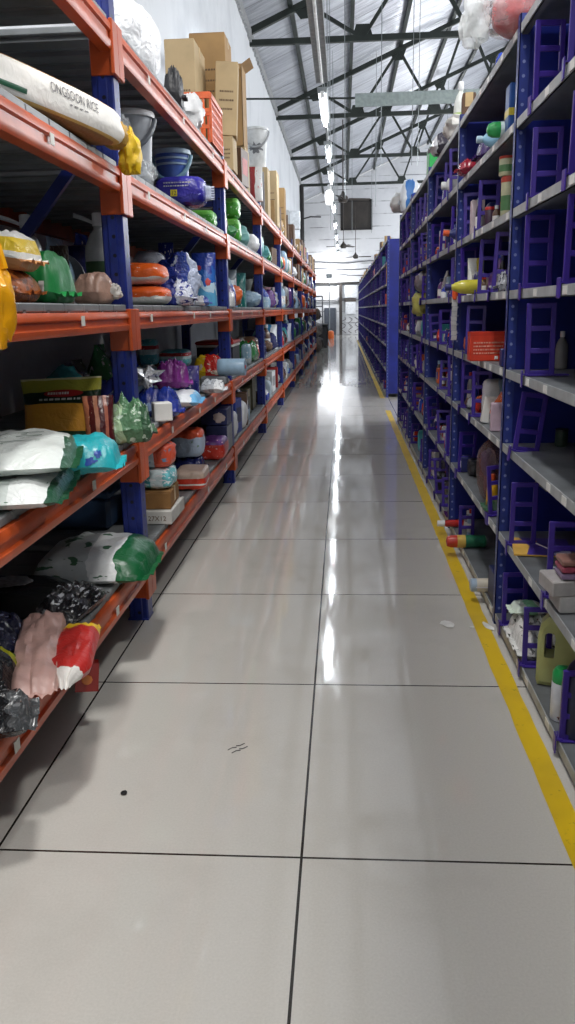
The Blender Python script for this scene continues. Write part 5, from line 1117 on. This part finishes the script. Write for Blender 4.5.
G(R, (457, 139, 486, 166), 'A', 'purple_bundle', 'deep purple wrapped bundle on the seventh shelf', 'bundle', 'pillow', .22, flat((58, 36, 96), .2, bmp=.4), seed=85, at=(0.78, 4.5, SZ['A']+.002), W=0.2, D2=0.2, H=0.14, rot=(0, 0, 0))
G(R, (446, 135, 468, 150), 'A', 'red_film_bag', 'translucent red film bag sticking out before purple bundle', 'bag', 'pillow', .12, flat((170, 40, 60), .25, alpha=.8), seed=86, at=(0.7, 4.78, SZ['A']+.002), W=0.15, D2=0.14, H=0.08, rot=(0, 0, 0))
o = put('white_jar', 'white round jar lying neck-out on the seventh shelf', 'jar', bottle(.062, .17, flat((206, 206, 206), .35), CAPW, None, caph=.14, flatk=1.0), (.80, 5.62, SZ['A']+.065), (0, Ry, 0))
cup = lambda W, D, H: can(W/2, H, flat((196, 196, 160), .45), flat((190, 64, 44), .4)) + [('label', MB().lathe([(W*.505, H*.2), (W*.505, H*.55)], 20), flat((90, 140, 90), .5), True)]
c_ = G(R, (500, 176, 512, 190), 'B', 'noodle_tub', 'lower tub with red lid by upright on the sixth shelf', 'tub', cup, .07, None, W=.072)
G(R, (500, 176, 512, 190), 'B', 'noodle_tub', 'upper tub with red lid stacked by upright on sixth shelf', 'tub', cup, .07, None, W=.072, H=.08, y=c_['y'], z0=c_['top'])
G(R, (470, 200, 481, 232), 'B', 'pink_pack', 'pale pink printed pack standing on the sixth shelf', 'pack', 'box', .06, flat((206, 190, 196), .5), W=.07)
G(R, (484, 207, 492, 226), 'B', 'red_capped_jar', 'small dark jar with red cap on the sixth shelf', 'jar', 'can', .05, flat((60, 40, 60), .4), flat((190, 40, 40), .4), W=.05)
o = put('orange_nosed_bottle', 'navy bottle with white base and orange cap lying on sixth shelf', 'bottle', bottle(.045, .26, flat((40, 48, 110), .3), flat((226, 96, 50), .4), flat((214, 214, 214), .4), caph=.12), (.86, 5.2, SZ['B']+.04), (0, Ry+.1, 0))
G(R, (412, 286, 430, 320), 'B', 'yellow_bag', 'yellow translucent bag hanging out of the fifth shelf', 'bag', 'blob', .16, flat((206, 200, 110), .3, alpha=.85, bmp=.3), z0=1.30, xf=.62, W=.15, H=.2, seed=87)
G(R, (415, 246, 434, 286), 'C', 'grey_bag', 'grey rumpled plastic bag above the yellow translucent one', 'bag', 'blob', .2, flat((140, 134, 140), .35, alpha=.9, bmp=.4), z0=1.505, xf=.64, W=.17, H=.2, seed=88, knot=True)
o = put('oil_bottle', 'bottle of yellow oil with navy cap lying across fifth shelf edge', 'bottle', bottle(.036, .235, flat((206, 196, 70), .22), flat((40, 46, 110), .35), None, neck=.4, flatk=1, caph=.12), (.765, 4.45, SZ['C']+.042), (0, -PI/2, 0))
G(R, (467, 239, 486, 282), 'C', 'yellow_label_pouch', 'white pouch with yellow print standing on the fifth shelf', 'pouch', 'stand', .07, bands('X', [(0, (226, 226, 220)), (.5, (226, 206, 70)), (.8, (206, 210, 206))], None, .3, 52, .3), W=.09, H=.2, seed=89)
G(R, (493, 272, 509, 294), 'C', 'silver_foil_bag', 'silver foil bag beside upright on the fifth shelf', 'bag', 'pillow', .14, bands('X', [(0, (170, 172, 178)), (.5, (206, 208, 212))], (70, 72, 84), .12, 53, .3, .6, .9), seed=90, crumple=.3)
o = put('blue_spray', 'blue and orange trigger bottle lying on the fifth shelf', 'bottle', trigger(.04, .22, flat((60, 130, 206), .3), flat((226, 90, 40), .35)), (.86, 5.0, SZ['C']+.03), (0, Ry, 0))
redb = lambda W, D, H: [('body', MB().box(-W/2, W/2, -D/2, D/2, 0, H, .004), flat((222, 66, 40), .4), False), ('panel_print', marks(W*.95, H, 12, 4, -D/2-.0006, -W*.42, H*.25), flat((240, 170, 150), .5), False), ('panel_print', marks(W*.8, H, 13, 4, -D/2-.0006, W*.02, H*.25), flat((240, 170, 150), .5), False), ('code_patch', MB().box(W*.08, W*.16, -D/2-.001, -D/2, H*.06, H*.17), OFFW, False), ('lid_band', MB().box(-W/2-.001, W/2+.001, -D/2-.001, D/2, H*.88, H+.001), flat((206, 54, 32), .4), False)]
G(R, (465, 333, 507, 362), 'D', 'red_box', 'red-orange printed box on fourth shelf beside the blue upright', 'box', redb, .09, None, at=(0.7, 4.02, SZ['D']+.002), W=0.2, D2=0.09, H=0.135, rot=(0, 0, 0))
G(R, (497, 347, 507, 361), 'D', 'navy_box', 'small navy box between upright and red-orange printed box', 'box', 'box', .08, flat((34, 46, 110), .4), at=(0.7, 3.6, SZ['D']+.002), W=0.05, D2=0.06, H=0.075, rot=(0, 0, 0))
strip = MB(); 
for i in range(9): strip.add([(-.018+.004*math.sin(i), .002*math.sin(i*2), -.028*i), (.018+.004*math.sin(i), -.002*math.sin(i*2), -.028*i), (.018, .001+.0018*math.sin(i*2+2), -.028*i-.027), (-.018, .001, -.028*i-.027), ], [(0, 1, 2, 3)])
p = onp(456, 305, 1, 4.75)
o = put('sachet_strip', 'white hanging strip of sachets below the oil bottle', 'sachets', ('strip', strip, flat((206, 206, 208), .4), False), (.655, 5.0, SZ['C']-.0), (0, 0, .3))
G(R, (424, 366, 447, 388), 'E', 'blue_pack', 'light blue pack leaning out of the third shelf', 'pack', 'brick', .12, bands('Z', [(0, (90, 170, 214)), (.6, (130, 200, 226))], Wt, .3, 54, .2, .66), W=.18, H=.15, seed=91, xf=.68)
G(R, (476, 399, 491, 424), 'E', 'paper_stack', 'white folded papers standing on third shelf behind ladder divider', 'papers', 'box', .03, OFFW, W=.09, H=.13, rot=(0, .1, 0))
G(R, (491, 402, 503, 432), 'E', 'pink_label_pack', 'white pack with pink label beside upright on third shelf', 'pack', 'box', .07, flat((206, 180, 196), .5), W=.055, H=.13)
G(R, (412, 403, 425, 427), 'F', 'orange_white_carton', 'orange and white carton on the second shelf, third blue bay', 'carton', 'box', .16, flat((206, 104, 66), .5), W=.11, H=.17, extra=lambda W, D, H, mb: [('white_band', MB().box(-W/2-.001, W/2+.001, -D/2-.001, D/2, H*.4, H*.65), OFFW, False)], xf=0.69)
net = flat((108, 72, 76), .5, alpha=.55, bmp=.5)
G(R, (463, 433, 483, 506), 'F', 'net_bag', 'tall brownish see-through bag with pink and blue contents, second shelf', 'bag', lambda W, D, H: [('film', blob(W, D, H, 8, .12, True), flat((120, 92, 92), .25, alpha=.55, bmp=.4), True), ('contents', blob(W*.6, D*.6, H*.5, 4, .2).xf(Matrix.Translation((.01, 0, .01))), flat((170, 80, 104), .4), True), ('contents', blob(W*.5, D*.5, H*.4, 7, .2).xf(Matrix.Translation((-.02, -.03, H*.4))), flat((60, 64, 130), .4), True)], .15, None, W=.14, H=.33, xf=.66)
G(R, (486, 460, 499, 497), 'F', 'yellow_bottle', 'yellow bottle with orange cap behind purple divider, second shelf', 'bottle', 'bottle', .05, flat((226, 170, 40), .3), flat((206, 84, 40), .35), W=.058, H=.175)
G(R, (480, 496, 496, 516), 'F', 'green_bottle_pack', 'dark green flat pack below the yellow bottle', 'pack', 'pillow', .12, flat((40, 90, 60), .3, bmp=.3), W=.12, H=.07, seed=92)
o = put('red_capped_tube', 'red and white tube lying nose-out above lowest shelf', 'tube', [('body', MB().lathe([(.018, 0), (.022, .01), (.022, .11), (.014, .12)], 16), flat((190, 44, 40), .35), True), ('cap', MB().lathe([(.019, .12), (.019, .165), (0, .165)], 16), CAPW, True)], (.74, 4.9, SZ['G']+.025), (0, Ry, 0))
o = put('red_green_bottle', 'red and green bottle lying nose-out on the lowest shelf', 'bottle', [('body', MB().lathe([(.02, 0), (.036, .012), (.036, .12)], 18), flat((40, 110, 80), .3), True), ('label', MB().lathe([(.036, .12), (.0368, .121), (.0368, .165), (.036, .166)], 18), flat((206, 170, 80), .4), True), ('cap', MB().lathe([(.035, .166), (.035, .2), (.028, .222), (0, .228)], 18), flat((196, 54, 36), .35), True)], (.80, 4.45, SZ['G']+.04), (0, Ry, 0))
G(R, (445, 528, 472, 562), 'G', 'purple_bag', 'purple glossy bag bulging out over the yellow line', 'bag', 'pillow', .2, flat((66, 30, 88), .2, bmp=.4), W=.19, seed=93)
o = put('pale_bottle', 'pale blue bottle with white tag lying nose-out by the upright', 'bottle', bottle(.032, .2, flat((170, 190, 210), .3), flat((206, 60, 44), .35), flat((214, 206, 190), .4), neck=.6, flatk=1.0, caph=.14) + [('white_tag', MB().box(-.004, 0, -.045, -.044, .02, .075), flat((222, 220, 232), .5), False)], (.60, 3.72, SZ['G']+.034), (0, PI/2, 0))
G(R, (484, 567, 497, 606), 'G', 'dark_blue_box', 'dark blue box with white label standing at the blue upright', 'box', 'box', .1, flat((26, 38, 84), .45), W=.07, extra=lambda W, D, H, mb: [('white_label', MB().box(-W*.38, W*.38, -D/2-.0012, -D/2, H*.22, H*.62), OFFW, False), ('emblem', disc(0, H*.8, W*.2, H*.06).xf(Matrix.Translation((0, -D/2-.001, 0))), flat((140, 160, 190), .4), False)])
G(R, (443, 466, 452, 478), 'F', 'magenta_tin', 'small magenta round jar on the second shelf, third blue bay', 'jar', 'can', .06, flat((186, 44, 120), .35), flat((206, 60, 140), .35), W=.06, H=.08, xf=0.69)
# nearest blue bay
broch = lambda W, D, H: [('cover', MB().box(-W/2, W/2, -D/2, D/2, 0, .006), flat((226, 180, 84), .45), False), ('purple_field', MB().add([(-W*.28, -D*.5, .0066), (W*.5, -D*.5, .0066), (W*.5, D*.5, .0066), (-W*.36, D*.5, .0066), (-W*.2, 0, .0066)], [(0, 1, 2, 3, 4)]), flat((74, 56, 150), .4), False), ('white_stroke', MB().tube([(-W*.1, D*.2, .0072), (0, D*.05, .0072), (.02, -D*.1, .0072), (W*.25, -D*.2, .0072)], .003, 5), OFFW, False), ('star_mark', disc(-W*.1, D*.28, .012, .012, 'z', wob=.5, seed=3).xf(Matrix.Translation((0, 0, .007))), flat((226, 150, 60), .4), False), ('pale_corner', MB().add([(W*.1, -D*.46, .0069), (W*.48, -D*.46, .0069), (W*.48, -D*.1, .0069)], [(0, 1, 2)]), flat((206, 206, 230), .4), False)]
o = put('brochure', 'purple and yellow booklet lying flat on the second shelf', 'booklet', broch(.22, .24, .01), (.785, 3.17, SZ['F']+.004), (0, 0, -.15))
wb_ = G(R, (551, 544, 590, 562), 'F', 'white_box', 'lower white box stacked near right edge of second shelf', 'box', 'box', .14, flat((186, 184, 182), .5), W=.16, H=.055)
wc_ = G(R, (553, 525, 592, 543), 'F', 'white_box', 'upper white box stacked near right edge of second shelf', 'box', 'box', .13, flat((176, 172, 170), .5), y=wb_['y'], W=.15, H=.05, z0=wb_['top'], rot=(0, 0, .1))
for k, (c, nm) in enumerate((((140, 120, 150), 'mauve'), ((160, 70, 90), 'crimson'), ((150, 110, 100), 'tan'))):
    G(R, (565, 512, 590, 545), 'F', 'soap_tray', '%s flat tray in the stack on white boxes near right edge' % nm, 'tray', 'box', .09, flat(c, .4), y=wc_['y'], W=.1, H=.018, z0=wc_['top']+.002+.022*k)
G(R, (544, 429, 556, 448), 'E', 'dark_mug', 'dark green ribbed cup on the otherwise empty third shelf', 'cup', 'can', .05, flat((40, 60, 44), .5), flat((30, 40, 34), .5), xf=.86, W=.05, H=.07)
for k, (bb_, yy_) in enumerate((((555, 316, 566, 346), 3.1), ((548, 330, 560, 350), 3.25))):
    G(R, bb_, 'D', 'white_bottle', ['taller white bottle in shade at back of fourth shelf', 'shorter white bottle in shade at back of fourth shelf'][k], 'bottle', 'bottle', .05, flat((150, 150, 150), .4), CAPW, xf=.86, W=.05, H=.15-.03*k)
paper = MB().add([(-.03, 0, 0), (.03, .01, .01), (.045, .0, -.10), (.03, .02, -.17), (-.02, .01, -.13)], [(0, 1, 2, 3, 4)])
put('hanging_paper', 'white paper scrap hanging under third shelf by side panel', 'paper', ('sheet', paper, flat((150, 152, 156), .6), False), (.79, 3.25, SZ['E']-.004))
jc = flat((178, 182, 120), .3, alpha=.96, vary=.06)
G(R, (531, 620, 572, 706), 'G', 'jerrycan', 'translucent yellowish jerrycan with slot handle on lowest shelf', 'can', lambda W, D, H: jerrycan(W, D, H, jc, flat((120, 126, 90), .4)), .10, None, at=(0.765, 2.74, SZ['G']+.003), W=0.15, D2=0.085, H=0.275, rot=(0, 0, -0.3))
def gcap(W, D, H):
    p = canister(W/2, H, flat((214, 218, 226), .35), flat((30, 150, 78), .35)); p.append(('lettering', marks(W*.8, H*.7, 14, 4, -W*.5, -W*.15, H*.15), flat((100, 110, 160), .5), False)); return p
G(R, (548, 664, 573, 724), 'G', 'aerosol_can', 'white can with domed green cap in front of jerrycan', 'can', gcap, .07, None, W=.07)
G(R, (501, 624, 538, 666), 'G', 'foil_pouch', 'white and silver crumpled foil pouch at lowest shelf edge', 'pouch', 'pillow', .24, bands('X', [(0, (226, 226, 222)), (.3, (176, 178, 178)), (.6, (214, 216, 210))], (96, 96, 92), .15, 55, .3, .62, .8), W=.17, H=.10, seed=94, crumple=.3)
G(R, (508, 622, 530, 645), 'G', 'green_white_sachet', 'white and pale green sachet lying on crumpled foil pouch', 'sachet', 'pillow', .12, bands('X', [(0, (216, 230, 216)), (.4, (130, 190, 150)), (.7, (226, 230, 226))], None, .3, 56, .3), z0=SZ['G']+.10, W=.12, H=.04, seed=95, xf=.69)
G(R, (526, 648, 548, 665), 'G', 'bright_green_pack', 'bright green pack behind leaning divider on lowest shelf', 'pack', 'brick', .08, flat((80, 176, 60), .35), W=.09, H=.08, xf=.86, seed=96)
G(R, (540, 590, 590, 640), 'G', 'clear_bag', 'crumpled clear bag behind the yellowish jerrycan', 'bag', 'blob', .2, CLEAR, xf=0.84, W=.18, H=.25, seed=97)
G(R, (570, 640, 610, 740), 'G', 'navy_bottle', 'dark navy container at right edge beside jerrycan', 'bottle', 'bottle', .1, flat((26, 30, 60), .35), flat((30, 34, 60), .4), W=.12)
o = put('pink_snack_pouch', 'small brown and pink pouch behind divider at right edge', 'pouch', ('film', pillow(.10, .12, .06, 4, .25), bands('X', [(0, (120, 80, 70)), (.5, (206, 140, 130))], (40, 36, 36), .25, 57, .3), True), (.76, 2.45, SZ['G']+.003))
o = put('blue_white_sachet', 'bright blue and white sachet on second shelf at right edge', 'sachet', ('film', pillow(.12, .08, .04, 5, .2), bands('X', [(0, (230, 234, 236)), (.5, (60, 170, 206))], None, .25, 58, .3), True), (.76, 2.78, SZ['F']+.006), (0, 0, .9))
# filler goods in other blue bays
def sfill(run, b, posts, n, prob, wr):
    for sh in 'GFEDCBAT':
        if sh == 'T' and (run == 'far' and b > 1): pass
        ya, yb = posts[b]+.08, posts[b+1]-.06
        cols = ['white', 'pale blue', 'silver grey', 'navy', 'royal blue', 'purple', 'teal', 'red', 'white', 'brown', 'black', 'orange']
        nm = ('near' if run == 'near' else 'far'); idx = b if run == 'near' else b+1
        tail = '%s, %s bay, %s blue run' % (SNAME[sh] if sh != 'T' else 'top', (BNAME+['tenth'])[idx-1], nm)
        shelf_items('R', sh, ya, yb, ['bottle', 'box', 'bag', 'pouch', 'bottle', 'pack'] if sh != 'T' else ['carton', 'bundle', 'bag'], cols, tail, wr, (.08, .2) if sh != 'T' else (.1, .2), n if sh != 'T' else 2, (.02, .12) if run == 'near' else (.05, .22), .70, 'goods on %s of %s blue run' % (SNAME[sh] if sh != 'T' else 'top board', nm), prob, (.06, .12))
for k_, v_ in KEEP.items(): USED.setdefault(('R', k_), []).extend(v_)
for b in range(2, 6): sfill('near', b, P1, 8, .95, (.07, .14))
for b in range(10): sfill('far', b, P2, 2, .8, (.2, .4))
# ---------------------------------------------------------------- scraps on the floor
def scrap(px, py, w_, d_, c, label, nm='paper_scrap', rz=.3, seed=1):
    p = onp(px, py, 2, 0); r = random.Random(seed); n = 9
    v = [(w_/2*(1+r.uniform(-.3, .1))*math.cos(2*PI*k/n), d_/2*(1+r.uniform(-.3, .1))*math.sin(2*PI*k/n), .003+r.uniform(0, .003)) for k in range(n)]
    v += [(x, y, z+.0008) for x, y, z in v]
    mb = MB().add(v, [tuple(range(n, 2*n)), tuple(reversed(range(n)))]+[(k, (k+1) % n, n+(k+1) % n, n+k) for k in range(n)])
    put(nm, label, 'scrap', ('sheet', mb, flat(c, .6), False), (p.x, p.y, -.0005), (0, 0, rz))
scrap(448, 625, .07, .09, (232, 232, 228), 'white paper scrap on floor left of the yellow line', seed=3)
scrap(488, 627, .04, .11, (226, 226, 222), 'white paper scrap between yellow line and blue shelving', seed=4)
scrap(472, 628, .025, .02, (226, 226, 222), 'tiny white scrap on the yellow line', seed=6)
scrap(124, 794, .022, .022, (14, 14, 16), 'small black speck on the near pale floor tile', 'black_scrap', .8, 5)
for i, (px, py) in enumerate(((232, 749), (240, 745), (236, 752), (243, 748))):
    p = onp(px, py, 2, 0)
    mb = MB().tube([(p.x-.012, p.y-.008, .0015), (p.x, p.y+.006*(-1)**i, .0015), (p.x+.014, p.y+.008, .0015)], .0018, 4)
    simple('floor_scuff', mb, flat((96, 94, 92), .7), 'small grey scuff mark on floor tile, %s of the cluster' % ['first', 'second', 'third', 'last'][i], 'scuff', group='grey scuff marks on the near tile')
